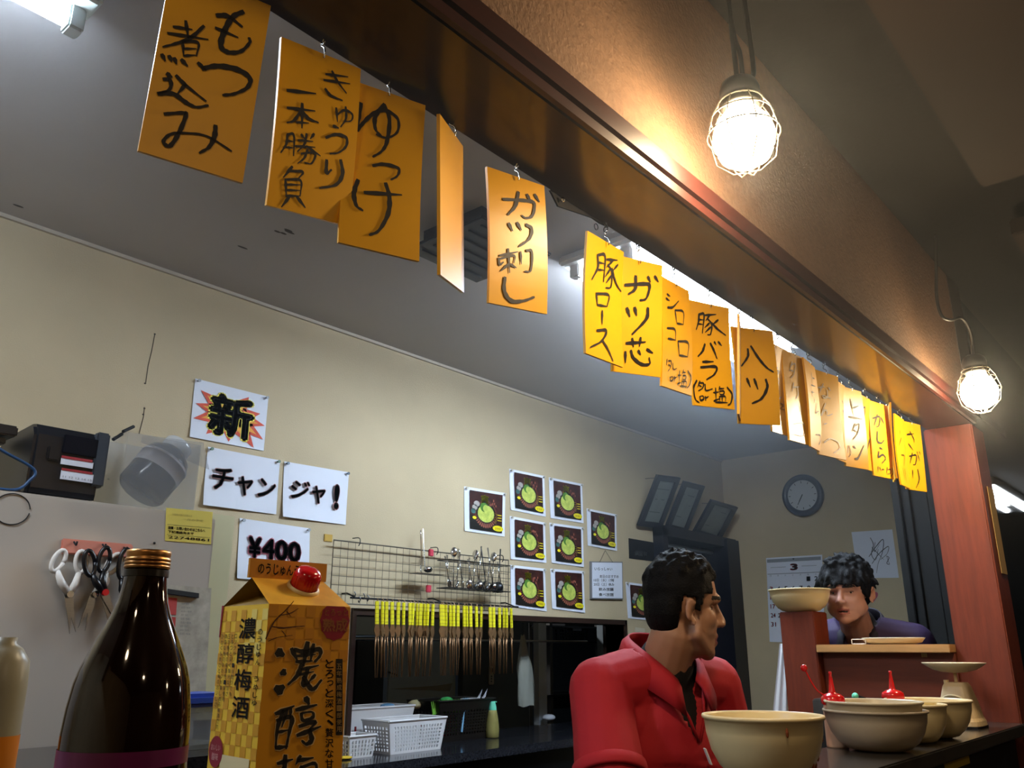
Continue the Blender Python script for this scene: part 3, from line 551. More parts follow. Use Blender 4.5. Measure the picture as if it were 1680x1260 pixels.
# ------------------------------------------------------------------ menu boards
ZA = (200, 0, .34923); ZBm = (680, 160, .39698); ZCm = (1060, 400, .25397); ZD = (1240, 520, .25402)
signs = [
 dict(p=(.354, 2.070, -.243, .104, .205, 0, .17), z=ZA, n='もつ煮込み', s=[(16, [(445, 72), (500, 76), (565, 125)]), (11, [(440, 130), (545, 175)]), (18, [(570, 55), (520, 80), (480, 150), (465, 215), (500, 245), (560, 240), (600, 200), (598, 178)]),
   (13, [(358, 295), (395, 330)]), (18, [(378, 322), (450, 310), (540, 325), (600, 365), (590, 410), (530, 440), (475, 447)]),
   (10, [(242, 125), (330, 138)]), (11, [(300, 98), (312, 180)]), (10, [(215, 155), (405, 185)]), (12, [(385, 122), (320, 180), (250, 205), (192, 220)]), (9, [(285, 195), (290, 262)]), (10, [(285, 195), (358, 200), (350, 262)]), (7, [(288, 228), (350, 228)]), (8, [(290, 262), (345, 258)]),
   (13, [(188, 255), (203, 285)]), (13, [(222, 262), (233, 288)]), (13, [(246, 272), (256, 300)]), (14, [(280, 280), (308, 310)]), (14, [(212, 345), (235, 362)]), (13, [(195, 372), (226, 375), (225, 418), (170, 440)]), (15, [(170, 440), (240, 440), (300, 480), (350, 503), (405, 495)]), (13, [(255, 355), (300, 400), (395, 475)]), (11, [(300, 395), (262, 440)]),
   (13, [(200, 535), (290, 530), (300, 545), (265, 630), (225, 685), (195, 665), (230, 630), (300, 625), (400, 640), (515, 710)]), (16, [(440, 590), (435, 640), (410, 690), (365, 718)])]),
 dict(p=(.484, 2.063, -.110, .104, .194, -.103, .204), z=ZA, n='きゅうり一本勝負', s=[(12, [(770, 428), (905, 443)]), (10, [(770, 510), (900, 525)]), (12, [(840, 490), (838, 605)]), (10, [(838, 520), (800, 570), (768, 580)]), (12, [(838, 525), (870, 560), (915, 580)]), (8, [(812, 578), (870, 582)]),
   (9, [(770, 635), (765, 680), (740, 720)]), (9, [(770, 635), (800, 640), (800, 735)]), (7, [(770, 665), (798, 668)]), (7, [(768, 695), (798, 698)]), (9, [(835, 635), (850, 655)]), (9, [(895, 632), (878, 655)]), (8, [(820, 662), (890, 668)]), (8, [(810, 690), (900, 695)]), (9, [(860, 632), (850, 680), (818, 715)]), (9, [(860, 690), (925, 735)]), (8, [(835, 725), (900, 722), (885, 770), (850, 765)]), (8, [(865, 705), (850, 745), (820, 770)]),
   (10, [(795, 785), (755, 835)]), (9, [(785, 805), (845, 810), (825, 840)]), (9, [(765, 845), (770, 920)]), (9, [(765, 845), (835, 850), (835, 920)]), (7, [(768, 868), (835, 870)]), (7, [(768, 893), (835, 896)]), (8, [(768, 920), (835, 922)]), (10, [(785, 925), (750, 972)]), (11, [(820, 925), (860, 975)]),
   (9, [(955, 350), (1060, 362)]), (9, [(945, 378), (1068, 395)]), (10, [(985, 335), (1010, 385), (1050, 440)]), (11, [(950, 420), (975, 450), (1030, 475)]), (9, [(1000, 510), (1005, 575)]), (8, [(1000, 545), (1040, 520), (1075, 540), (1070, 570), (1035, 575)]), (9, [(1045, 505), (1045, 560), (1020, 600)]),
   (11, [(985, 595), (1010, 605)]), (11, [(950, 650), (1000, 635), (1045, 650), (1045, 690), (1010, 720), (970, 725)]), (13, [(955, 755), (955, 815), (978, 800)]), (14, [(1020, 755), (1030, 820), (1000, 870), (925, 885)])]),
 dict(p=(.585, 2.066, -.30, .104, .215, -.02, .05), z=ZA, n='ゆっけ', s=[(17, [(1125, 482), (1112, 560), (1112, 608)]), (13, [(1112, 608), (1140, 570), (1185, 530), (1240, 515), (1298, 555), (1298, 615), (1250, 642), (1200, 625)]), (15, [(1235, 488), (1195, 540), (1195, 600), (1225, 635)]), (14, [(1235, 490), (1260, 560), (1250, 660), (1225, 705), (1185, 730)]),
   (12, [(1185, 772), (1240, 765), (1305, 785), (1300, 820), (1270, 838)]), (16, [(1115, 840), (1095, 900), (1105, 960), (1135, 985)]), (13, [(1145, 898), (1320, 910)]), (16, [(1245, 855), (1262, 920), (1255, 1000), (1210, 1080), (1165, 1102)])]),
 dict(p=(.699, 2.069, .50, .113, .211, -.20, .03), z=None, n='', s=[]),
 dict(p=(.834, 2.061, -.106, .115, .198, -.125, .110), z=ZBm, n='ガツ刺し', s=[(11, [(362, 422), (460, 428), (492, 440), (482, 490), (455, 500), (438, 490)]), (12, [(428, 392), (412, 450), (380, 487)]), (11, [(463, 402), (478, 432)]), (11, [(495, 402), (513, 432)]), (12, [(383, 523), (398, 553)]), (12, [(418, 520), (435, 550)]), (12, [(455, 528), (478, 545), (468, 585), (425, 618)]),
   (7, [(345, 655), (420, 640)]), (8, [(342, 665), (347, 692), (362, 682)]), (7, [(347, 668), (405, 655), (405, 685)]), (9, [(380, 628), (388, 725)]), (8, [(384, 690), (352, 718)]), (8, [(390, 690), (415, 705)]), (8, [(432, 640), (435, 690)]), (9, [(455, 635), (478, 640), (475, 715), (450, 720)]), (13, [(370, 745), (370, 800), (400, 840), (450, 840), (493, 825)])]),
 dict(p=(1.064, 2.044, .064, .116, .202, -.065, .087), z=ZBm, n='豚ロース', s=[(9, [(762, 650), (765, 700), (742, 750)]), (9, [(762, 650), (792, 655), (790, 760)]), (6, [(765, 680), (790, 685)]), (6, [(765, 710), (790, 712)]), (8, [(800, 668), (842, 672)]), (7, [(825, 672), (800, 700)]), (8, [(805, 690), (822, 720), (820, 780), (798, 785)]), (7, [(815, 708), (795, 740)]), (7, [(820, 735), (800, 765)]), (7, [(845, 690), (825, 715)]), (9, [(822, 705), (840, 765), (862, 800)]),
   (8, [(762, 810), (765, 855)]), (8, [(760, 808), (812, 815), (805, 862)]), (7, [(765, 855), (805, 862)]), (9, [(785, 880), (783, 935)]), (9, [(760, 962), (800, 962), (778, 1005), (728, 1032)]), (9, [(780, 1000), (803, 1040), (822, 1088)])]),
 dict(p=(1.163, 2.047, -.25, .114, .201, -.085, .17), z=ZBm, n='ガツ芯', s=[(11, [(870, 775), (958, 770), (972, 782), (958, 830), (932, 838)]), (12, [(915, 738), (912, 790), (885, 812)]), (10, [(965, 740), (975, 762)]), (10, [(993, 738), (1008, 762)]), (12, [(878, 870), (890, 905)]), (12, [(910, 868), (918, 900)]), (12, [(965, 870), (958, 915), (900, 978)]),
   (9, [(875, 1015), (955, 1010)]), (9, [(900, 995), (905, 1030)]), (9, [(935, 992), (930, 1028)]), (9, [(872, 1050), (872, 1095)]), (10, [(895, 1045), (905, 1075), (940, 1102), (972, 1100), (970, 1075)]), (9, [(925, 1045), (935, 1062)]), (9, [(960, 1040), (985, 1055)])]),
 dict(p=(1.285, 2.045, .049, .116, .203, -.075, .074), z=ZCm, n='シロコロ (タレor塩)', s=[(10, [(130, 325), (150, 340)]), (10, [(122, 352), (145, 368)]), (11, [(130, 412), (165, 410), (205, 370)]), (9, [(178, 430), (188, 515)]), (9, [(178, 430), (232, 440), (230, 522)]), (8, [(188, 515), (230, 522)]), (9, [(125, 545), (175, 555), (178, 625)]), (8, [(130, 612), (178, 622)]), (9, [(195, 630), (205, 720)]), (9, [(195, 630), (260, 640), (258, 730)]), (8, [(205, 720), (258, 730)]),
   (6, [(128, 745), (124, 785)]), (6, [(135, 755), (155, 760), (150, 800), (135, 825)]), (6, [(138, 780), (152, 790)]), (6, [(165, 770), (170, 810), (192, 805)]), (6, [(150, 862), (158, 885), (172, 875), (168, 858), (150, 862)]), (6, [(178, 855), (180, 888)]), (6, [(180, 868), (195, 860)]), (6, [(200, 850), (222, 848)]), (7, [(210, 820), (210, 900)]), (7, [(200, 905), (222, 895)]), (6, [(235, 815), (228, 840)]), (6, [(232, 830), (250, 832)]), (6, [(232, 850), (250, 852), (250, 875), (232, 875), (232, 850)]), (6, [(228, 888), (228, 915)]), (6, [(228, 888), (255, 890), (255, 918)]), (6, [(240, 890), (240, 915)]), (7, [(220, 918), (262, 922)]), (8, [(262, 820), (284, 860), (278, 910), (262, 932)])]),
 dict(p=(1.419, 2.046, -.247, .115, .205, -.083, .099), z=ZCm, n='豚バラ (タレor塩)', s=[(12, [(345, 455), (345, 500), (332, 552)]), (12, [(345, 455), (378, 458), (372, 575)]), (7, [(345, 487), (375, 490)]), (7, [(345, 515), (372, 518)]), (10, [(385, 460), (455, 455)]), (9, [(415, 460), (390, 495)]), (10, [(400, 480), (430, 520), (425, 580), (405, 585)]), (9, [(415, 510), (385, 540)]), (9, [(425, 535), (390, 570)]), (10, [(470, 490), (435, 520)]), (12, [(430, 510), (470, 550), (522, 588)]),
   (13, [(390, 645), (375, 690), (345, 725)]), (13, [(425, 640), (450, 690), (468, 738)]), (10, [(450, 630), (462, 650)]), (11, [(475, 630), (498, 655)]), (11, [(375, 760), (445, 758)]), (12, [(362, 795), (462, 792), (450, 840), (398, 875)]),
   (10, [(335, 880), (312, 930), (320, 1000), (345, 1025)]), (8, [(355, 885), (338, 925)]), (8, [(350, 895), (378, 900), (370, 930), (342, 948)]), (7, [(350, 912), (365, 922)]), (8, [(388, 905), (392, 945), (435, 935)]), (8, [(350, 985), (355, 1010), (375, 1000), (370, 982), (350, 985)]), (8, [(385, 985), (388, 1012)]), (7, [(388, 995), (408, 985)]), (7, [(440, 960), (475, 955)]), (9, [(455, 930), (455, 1010)]), (8, [(440, 1015), (475, 1000)]), (7, [(482, 920), (475, 945)]), (7, [(480, 935), (510, 932)]), (7, [(480, 950), (508, 950), (505, 970), (482, 970), (482, 950)]), (7, [(478, 985), (478, 1018)]), (7, [(478, 985), (515, 985), (515, 1018)]), (7, [(495, 985), (495, 1018)]), (8, [(450, 1022), (528, 1025)]), (10, [(530, 925), (560, 970), (550, 1025), (530, 1042)])]),
 dict(p=(1.553, 2.05, .42, .110, .205, -.08, .08), z=None, n='', s=[]),
 dict(p=(1.609, 2.050, -.376, .116, .205, -.086, .100), z=ZCm, n='ハツ', s=[(14, [(652, 680), (650, 730), (608, 792)]), (14, [(672, 662), (720, 740), (770, 800), (815, 830)]), (15, [(643, 872), (665, 925)]), (15, [(690, 875), (715, 940)]), (16, [(765, 878), (775, 930), (740, 1000), (680, 1032)])]),
 dict(p=(1.739, 2.047, .053, .117, .199, -.082, .076), z=ZD, n='とろ', ink=1, s=[(7, [(118, 252), (135, 242)]), (7, [(140, 325), (152, 330)]), (8, [(138, 348), (160, 350), (140, 390), (160, 400), (155, 435), (140, 440)]), (8, [(145, 500), (160, 525), (178, 515)]), (6, [(170, 555), (190, 570), (172, 590), (200, 600)])]),
 dict(p=(1.820, 2.051, -.030, .118, .209, -.059, .037), z=ZD, n='タケノコ', ink=1, s=[(8, [(235, 290), (215, 350)]), (8, [(230, 308), (255, 305), (245, 370), (225, 395)]), (7, [(225, 345), (245, 350)]), (8, [(245, 425), (235, 480)]), (7, [(240, 455), (285, 450)]), (8, [(270, 455), (272, 500), (258, 530)]), (5, [(285, 570), (290, 600), (280, 650)]), (6, [(250, 690), (310, 690), (312, 765), (255, 760)])]),
 dict(p=(1.916, 2.054, .156, .117, .210, -.067, .036), z=ZD, n='上なんこつ', s=[(6, [(355, 360), (362, 440)]), (6, [(362, 395), (375, 400)]), (6, [(350, 440), (378, 450)]), (6, [(350, 485), (370, 490)]), (6, [(358, 475), (355, 515)]), (6, [(372, 530), (370, 555)]), (6, [(385, 560), (378, 620), (395, 610), (398, 640)]), (7, [(385, 760), (410, 765), (415, 800), (405, 825)])]),
 dict(p=(2.013, 2.053, -.201, .117, .213, -.009, .025), z=ZD, n='なんこつ', ink=1, s=[(8, [(408, 455), (450, 450)]), (8, [(440, 430), (418, 490)]), (8, [(475, 455), (490, 475)]), (8, [(468, 470), (470, 515), (445, 520), (445, 505), (490, 525)]), (7, [(460, 555), (432, 635), (455, 600), (470, 610), (472, 635), (505, 625)]), (6, [(450, 690), (470, 685)]), (7, [(445, 810), (490, 785), (540, 810), (545, 850), (505, 878)])]),
 dict(p=(2.108, 2.051, .103, .117, .205, -.059, .065), z=ZD, n='', s=[(6, [(558, 540), (565, 560)]), (6, [(562, 600), (570, 630)])]),
 dict(p=(2.186, 2.052, -.143, .118, .209, -.052, .055), z=ZD, n='上タン', s=[(9, [(608, 530), (625, 640)]), (8, [(620, 590), (660, 575)]), (9, [(595, 645), (680, 662)]), (8, [(635, 690), (615, 740)]), (8, [(632, 705), (660, 695), (650, 750), (620, 795)]), (7, [(625, 730), (645, 745)]), (9, [(625, 835), (640, 850)]), (10, [(640, 915), (660, 910), (693, 830)]), (5, [(592, 830), (592, 880)]), (5, [(600, 830), (610, 880), (598, 905)])]),
 dict(p=(2.297, 2.055, .087, .117, .199, -.093, .093), z=ZD, n='', s=[(8, [(693, 590), (712, 590), (705, 685)]), (9, [(748, 785), (730, 855)])]),
 dict(p=(2.406, 2.061, -.146, .117, .210, -.033, .065), z=ZD, n='かしら', s=[(8, [(755, 655), (800, 645), (795, 700), (780, 710)]), (8, [(785, 630), (765, 700)]), (8, [(810, 650), (828, 690)]), (9, [(785, 740), (785, 800), (810, 815), (828, 795)]), (8, [(800, 845), (818, 855)]), (9, [(795, 870), (792, 905), (820, 890), (838, 915), (815, 945)]), (5, [(790, 965), (790, 1000)]), (5, [(800, 970), (810, 995)]), (5, [(815, 985), (830, 985)]), (5, [(850, 970), (845, 1010)]), (5, [(855, 985), (870, 985), (868, 1010), (850, 1015)]), (5, [(880, 975), (887, 1005), (875, 1030)])]),
 dict(p=(2.498, 2.072, .36, .118, .215, -.08, .04), z=None, n='', s=[]),
 dict(p=(2.596, 2.060, .078, .118, .208, -.050, .050), z=ZD, n='', s=[(6, [(935, 730), (940, 760)]), (6, [(948, 780), (935, 830)]), (6, [(950, 890), (970, 900), (965, 960)]), (5, [(958, 975), (965, 1050)]), (5, [(970, 980), (975, 1070)])]),
 dict(p=(2.701, 2.063, -.215, .118, .208, -.029, .059), z=ZD, n='さがり', s=[(8, [(975, 760), (1020, 755)]), (8, [(995, 740), (1020, 790), (1022, 810)]), (8, [(985, 820), (1015, 860)]), (8, [(990, 900), (1035, 895), (1030, 950), (1015, 955)]), (8, [(1010, 880), (995, 945)]), (7, [(1045, 890), (1058, 930)]), (6, [(1040, 872), (1045, 885)]), (6, [(1055, 870), (1062, 890)]), (8, [(1012, 990), (1015, 1040)]), (9, [(1045, 985), (1055, 1050), (1035, 1105)])]),
]
sign_lab = ['yellow menu board brushed もつ煮込み, nearest and leftmost of all the boards', 'yellow menu board brushed きゅうり一本勝負 in two columns, second from the left', 'yellow menu board brushed ゆっけ, partly hidden by its left neighbour',
 'blank-looking yellow menu board turned nearly edge-on beside ゆっけ', 'yellow menu board brushed ガツ刺し, hanging alone before the ceiling vent', 'yellow menu board brushed 豚ロース on a short chain', 'yellow menu board brushed ガツ芯, just right of 豚ロース',
 'yellow menu board brushed シロコロ in thin square letters above a bracketed note', 'yellow menu board brushed 豚バラ with a small bracketed note', 'yellow menu board turned edge-on, a sliver between 豚バラ and ハツ', 'yellow menu board brushed ハツ in two large characters',
 'pale glossy menu board half hidden behind the ハツ board', 'pale glossy menu board brushed タケノコ with letters paled for glare', 'narrow-looking yellow menu board brushed 上なんこつ', 'pale glossy menu board brushed なんこつ with lettering paled for glare',
 'yellow menu board almost hidden between なんこつ and 上タン', 'yellow menu board brushed 上タン', 'yellow menu board mostly hidden between 上タン and かしら', 'yellow menu board brushed かしら with a small note below',
 'yellow menu board turned edge-on just right of かしら', 'yellow menu board mostly hidden behind the さがり board', 'yellow menu board brushed さがり, farthest right by the post']
Y0 = .705
M_yel2 = mat('glossy_yellow_board', '#e2a92a', .27, noise=.08, nscale=5, coat=.5)
M_glare_ink = mat('glare_paled_ink', '#6b4f1c', .4)  # ink lightened to stand in for the glare on the glossy boards
for k, (sg, lb) in enumerate(zip(signs, sign_lab)):
    X0, zt, yaw, wd, ht, roll, lean = sg['p']; O = np.array([X0, Y0, zt])
    ux = np.array([math.cos(yaw), math.sin(yaw), 0]); nn = np.array([-math.sin(yaw), math.cos(yaw), 0])
    dn = nn * math.sin(lean) - ZV * math.cos(lean)
    a_ = ux * math.cos(roll) + dn * math.sin(roll); b_ = -ux * math.sin(roll) + dn * math.cos(roll); N = np.cross(b_, a_); N /= np.linalg.norm(N)
    if np.dot(N, CAM - O) < 0: N = -N
    t = thing('menu_board', lb, 'sign', tuple(O), 'yellow menu boards hanging from the beam')
    th = .0045; pt = lambda u, v, o=0: O + a_ * u + b_ * v + N * o
    mb = MB(); hw = wd / 2; bow = .0015 * math.sin(k * 2.1)
    vs = []; 
    for j in range(7):
        v = ht * j / 6
        for (u, o) in ((-hw, 0), (hw, 0), (hw, -th), (-hw, -th)): vs.append(pt(u, v, o + bow * math.sin(PI * j / 6) * 3))
    fs = [(4 * j + i, 4 * j + (i + 1) % 4, 4 * j + 4 + (i + 1) % 4, 4 * j + 4 + i) for j in range(6) for i in range(4)] + [(0, 3, 2, 1), (24, 25, 26, 27)]
    mb.add(vs, fs); mb.build('board', M_yel2 if sg.get('ink') else M_yel, t)
    # hook through the board's top edge, links, screw eye in the beam
    top = np.array([X0, Y0, ZB]); gap = ZB - zt; R_ = .0052
    hk = [pt(0, .007, .004), pt(0, .0, .0055), pt(0, -.006, .003), pt(0, -.010, -.003), pt(.001, -.016, -.003), pt(0, -.020, .002)]
    MB().tube(spline(hk, 5), .0011, 6).build('hook', M_chrome, t, smooth=True)
    z0 = (O - b_ * .018)[2]; nl = max(1, int(round((ZB - z0) / .009)))
    for i in range(nl):
        c = np.array([X0 - .0005, Y0, z0 + (ZB - z0) * (i + .5) / nl]); an = np.linspace(0, 2 * PI, 13); ax = ux if i % 2 else nn
        MB().tube([c + ax * math.cos(q) * .0038 + ZV * math.sin(q) * .0055 for q in an], .0009, 5).build('chain_link', M_dsteel if k > 4 else M_chrome, t, smooth=True)
    mb = MB(); zx, zy, zs = sg['z'] or (0, 0, 1)
    if sg['s']:
        off = O + N * .0012
        for wpx, st in sg['s']:
            P2 = []
            for x, y in st:
                q = onP(zx + x * zs, zy + y * zs, off, N) - off; P2.append((q @ a_, q @ b_))
            sc_ = zs * np.dot(O - CAM, FV) / F
            v, f = ribbon(P2, wpx * sc_ * 1.5)
            v = [p for p in v]; mb.add([pt(np.clip(p[0], -hw + .0005, hw - .0005), np.clip(p[1], 0.001, ht - .0005), .0012 + bow * 3 * math.sin(PI * min(max(p[1] / ht, 0), 1))) for p in v], f)
        o = mb.build('brushed_lettering', M_glare_ink if sg.get('ink') else M_ink, t); o['kind'] = 'stuff'
# spare hook and the bent metal plate under the beam
t = thing('beam_bracket', 'bent black metal strip fixed under the beam right of ガツ刺し', 'bracket', onZ(905, 330, ZB))
q = [onY(x, y, .712) for x, y in ((903, 312), (908, 322), (916, 338), (972, 357), (985, 366), (1000, 365))]
mb = MB(); vs = [p for p in q] + [p + np.array([0, .003, 0]) for p in q]
top = [(p[0], .712, ZB + .002) for p in q]; tv = [np.array(x) for x in top] + [np.array(x) + np.array([0, .003, 0]) for x in top]
n_ = len(q)
mb.add(tv + vs, [(i, i + 1, 2 * n_ + i + 1, 2 * n_ + i) for i in range(n_ - 1)] + [(n_ + i, 3 * n_ + i, 3 * n_ + i + 1, n_ + i + 1) for i in range(n_ - 1)] + [(2 * n_ + i, 2 * n_ + i + 1, 3 * n_ + i + 1, 3 * n_ + i) for i in range(n_ - 1)])
mb.build('strip', M_blackm, t)
mb = MB().sphere(onY(923, 328, .706), .004, 8); mb.build('screw', M_chrome, t)
c = onY(978, 372, .706)
MB().tube([c + ux * math.cos(q) * .004 + ZV * math.sin(q) * .0055 for q in np.linspace(0, 2 * PI, 13)], .0009, 5).build('spare_link', M_dsteel, t)
# ------------------------------------------------------------------ cage lamps
M_bulb = mat('lit_bulb', (1.0, .78, .46), emit=BULB_E)
def bulb(c, lb, top):
    c = Vector(c); t = thing('caged_bulb', lb, 'lamp', c, 'caged bulbs hanging in the dining room')
    MB().lathe([(.0, -.052), (.02, -.049), (.037, -.038), (.046, -.018), (.046, .004), (.038, .024), (.026, .040), (.020, .052)], c, 24).build('bulb', M_bulb, t, smooth=True)
    MB().lathe([(.0, .100), (.018, .099), (.027, .092), (.031, .080), (.031, .066), (.028, .064), (.031, .060), (.028, .056), (.031, .052), (.028, .048), (.0, .048)], c, 24).build('socket', mat('black_rubber', '#171310', .5), t, smooth=True)
    for k in range(8):
        a = 2 * PI * k / 8; d = Vector((math.cos(a), math.sin(a), 0))
        MB().tube([c + d * r + Vector((0, 0, z)) for r, z in ((.032, .060), (.046, .035), (.055, .0), (.048, -.035), (.022, -.060), (.004, -.064))], .0011, 5).build('cage_wire', M_wire, t)
    for r, z in ((.0475, .031), (.055, .0), (.035, .056)):
        MB().tube([c + Vector((r * math.cos(a), r * math.sin(a), z)) for a in np.linspace(0, 2 * PI, 25)], .0013, 5).build('cage_ring', M_wire, t)
    for k, pts in enumerate(top): MB().tube(spline([Vector(p) for p in pts], 6), .0042, 8).build('cable', mat('black_rubber', '#171310', .5), t, smooth=True)
    o = point('bulb_light', (0, 0, 0), 7.5, WARM, .045); o.parent = t; o.location = (0, 0, -.075)
b1 = Vector(dep(1220, 222, 1.30)); b2 = Vector(dep(1606, 640, 2.3))
bulb(b1, 'glowing caged bulb hanging nearest, in front of the plaster strip', [[b1 + Vector((-.004, 0, .095)), b1 + Vector((-.008, 0, .2)), (b1.x - .006, b1.y, ZC)], [b1 + Vector((.008, -.004, .096)), b1 + Vector((.006, -.004, .15)), b1 + Vector((-.004, .0, .2)), (b1.x + .0, b1.y + .01, ZC)], [b1 + Vector((.014, -.006, .095)), b1 + Vector((.030, -.01, .115)), b1 + Vector((.040, -.01, .17)), (b1.x + .042, b1.y, ZC)]])
q1 = [dep(1535, 385, 2.25), dep(1536, 450, 2.25), dep(1537, 490, 2.25), dep(1545, 518, 2.25), dep(1560, 525, 2.26), dep(1578, 522, 2.28), dep(1592, 545, 2.3)]
bulb(b2, 'smaller-looking glowing caged bulb farther off, beside the post', [[tuple(p) for p in q1] + [b2 + Vector((0, 0, .095))]])
t = None
# far tube lamps of the dining room
for k, (a, b) in enumerate([((1625, 803), (1682, 836)), ((1622, 822), (1650, 838))]):
    A_ = onZ(*a, 2.5); B_ = onZ(*b, 2.5); A_[1] = B_[1] = 1.2 - A_[1]
    t = thing('dining_tube_light', ('longer and upper' if k == 0 else 'shorter and lower') + ' of two tube lights mirrored in the dark wall far right', 'lamp', tuple(A_), 'far tube lights at the right edge')
    MB().cyl(A_, B_, .019, n=12).build('tube', mat('lit_far_tube', (.85, .93, 1.0), emit=22), t, smooth=True)
    MB().box((min(A_[0], B_[0]), A_[1] - .03, 2.535), (max(A_[0], B_[0]), A_[1] + .03, ZC)).build('housing', M_whitep, t)
# ------------------------------------------------------------------ on the fridge
g = lambda x, y, Y=FY - .002: Vector(onY(x, y, Y))
t = thing('receipt_printer', 'black boxy receipt printer standing on top of the refrigerator', 'printer', (.2, 2.15, FZ))
px0, px1 = onY(50, 750, 2.09)[0], onY(166, 750, 2.09)[0]; pz1 = onY(110, 699, 2.09)[2]
a = MB()
prof = [(2.09, FZ + .0), (2.085, FZ + .02), (2.085, pz1 - .03), (2.10, pz1 - .005), (2.13, pz1), (2.30, pz1 - .01), (2.32, FZ)]
vs = [(px0, y, z) for y, z in prof] + [(px1, y, z) for y, z in prof]; n_ = len(prof)
a.add(vs, [(i, (i + 1) % n_, n_ + (i + 1) % n_, n_ + i) for i in range(n_)] + [tuple(range(n_ - 1, -1, -1)), tuple(range(n_, 2 * n_))]); a.build('case', mat('printer_black', '#15161b', .28), t, bevel=.008)
ss = lambda x0, y0, x1, y1, Y: ((onY(x0, y0, Y)[0], onY(x0, y0, Y)[2]), (onY(x1, y1, Y)[0], onY(x1, y1, Y)[2]))
def pbox(name, x0, y0, x1, y1, Y, th, m, par, bv=0.):
    p = onY(x0, y0, Y); q = onY(x1, y1, Y); return MB().box((p[0], Y, q[2]), (q[0], Y + th, p[2])).build(name, m, par, bevel=bv)
pbox('front_panel', 107, 712, 162, 752, 2.080, .006, mat('printer_gloss', '#0d0f18', .12), t, .002)
pbox('latch', 81, 731, 98, 757, 2.078, .01, M_black, t, .003)
pbox('side_bevel', 162, 708, 170, 800, 2.078, .03, mat('printer_grey', '#3a4048', .2), t, .004)
for y0, y1, hx in ((751, 769, '#a02a30'), (771, 793, '#a02a30')):
    pbox('label', 101, y0, 152, y1, 2.0795, .002, M_white, t)
    pbox('label_stripe', 101, y0, 152, y0 + 4, 2.0785, .001, mat('label_red', hx, .6), t)
mb = MB(); p0 = onY(103, 780, 2.079); p1 = onY(150, 790, 2.079)
mb.text('11 12 13 14 15', (p0[0], 2.0782, p0[2]), (p1[0], 2.0782, p0[2]), (p0[0], 2.0782, p1[2]), (p1[0], 2.0782, p1[2])); o = mb.build('label_print', mat('grey_ink', '#777777', .7), t); o['kind'] = 'stuff'
o = MB().tube(spline([onY(-40, 705, 2.06), onY(0, 737, 2.06), onY(45, 762, 2.06), onY(58, 775, 2.06), onY(50, 787, 2.06), (onY(25, 797, 2.06)[0], 2.06, FZ + .004), (onY(-40, 797, 2.06)[0], 2.06, FZ + .004)], 8), .0035, 8).build('blue_cable', mat('blue_cable', '#24466e', .4), None, smooth=True, origin=(.1, 2.06, FZ))
tag(o, 'blue cable looping in front of the black printer on the refrigerator', 'cable')
t = thing('black_stand', 'black stand at the left edge on top of the refrigerator', 'stand', (-.05, 2.2, FZ))
xL = onY(-60, 700, 2.15)[0]; xR = onY(24, 700, 2.15)[0]
MB().box((xL, 2.12, onY(0, 712, 2.12)[2]), (xR, 2.30, onY(0, 694, 2.12)[2])).build('upper_plate', M_black, t, bevel=.004)
MB().box((xL, 2.14, onY(0, 716, 2.12)[2] - .012), (xR - .015, 2.28, onY(0, 712, 2.12)[2] - .002)).build('lower_plate', M_black, t, bevel=.003)
MB().box((xL, 2.16, FZ), (xL + .04, 2.28, onY(0, 700, 2.12)[2])).build('column', M_black, t)
MB().box((xL, 2.10, FZ), (onY(40, 790, 2.1)[0], 2.30, FZ + .012)).build('base', M_black, t, bevel=.003)
# translucent box with a jar
M_cl = glassy('cloudy_plastic', '#a9adb0', .24, .12)
bx0, bx1 = onY(190, 760, 2.12)[0], onY(322, 760, 2.12)[0]; bz = onY(222, 712, 2.11)[2]
t = thing('clear_plastic_case', 'cloudy clear plastic case on the refrigerator with a tilted jar inside', 'case', (1.0, 2.2, FZ))
wx = bx1 - bx0
mb = MB().box((bx0 + .012, 2.10, FZ), (bx1 - .004, 2.102, bz)); mb.build('front_wall', M_cl, t)
MB().box((bx0 + .012, 2.24, FZ), (bx1 - .004, 2.242, bz)).build('rear_wall', M_cl, t)
MB().box((bx0 + .010, 2.10, FZ), (bx0 + .012, 2.242, bz)).build('side_wall', M_cl, t)
MB().box((bx1 - .004, 2.10, FZ), (bx1 - .002, 2.242, bz)).build('side_wall', M_cl, t)
MB().hexa([(bx0 + .05, 2.103, bz - .02), (bx1 + .03, 2.103, bz - .06), (bx1 + .03, 2.106, bz - .06), (bx0 + .05, 2.106, bz - .02), (bx0 + .05, 2.103, bz + .0), (bx1 + .005, 2.103, bz + .01), (bx1 + .005, 2.106, bz + .01), (bx0 + .05, 2.106, bz + .0)]).build('flap', M_cl, t)
for (x, y, x2, y2) in ((186, 721, 200, 712), (202, 708, 219, 700)):
    MB().tube([onY(x, y, 2.11), onY(x2, y2, 2.13)], .0045, 8).build('clip', M_blackm, t)
jc = Vector(onY(262, 768, 2.17)); jd = Vector((.55, 0, .84)).normalized(); Q = jd.to_track_quat('Z', 'Y').to_matrix()
t = thing('label_jar', 'tilted glass jar with pale label inside the cloudy plastic case', 'jar', jc)
Q = Q @ Matrix.Scale(1.18, 3)
MB().lathe([(0, -.072), (.050, -.072), (.056, -.064), (.056, .018), (.048, .036), (.030, .050), (.028, .054)], jc, 28, M=Q).build('glass', mat('jar_grey_glass', '#31353d', .12), t, smooth=True)
MB().lathe([(.031, .050), (.033, .052), (.033, .072), (.030, .076), (0, .076)], jc, 24, M=Q).build('lid', mat('clear_lid', '#c9cccd', .15), t, smooth=True)
MB().lathe([(.0568, -.02), (.0568, .018), (.0575, .012)], jc, 28, M=Q).build('paper_label', mat('jar_label', '#a9a3a6', .6), t, smooth=True)
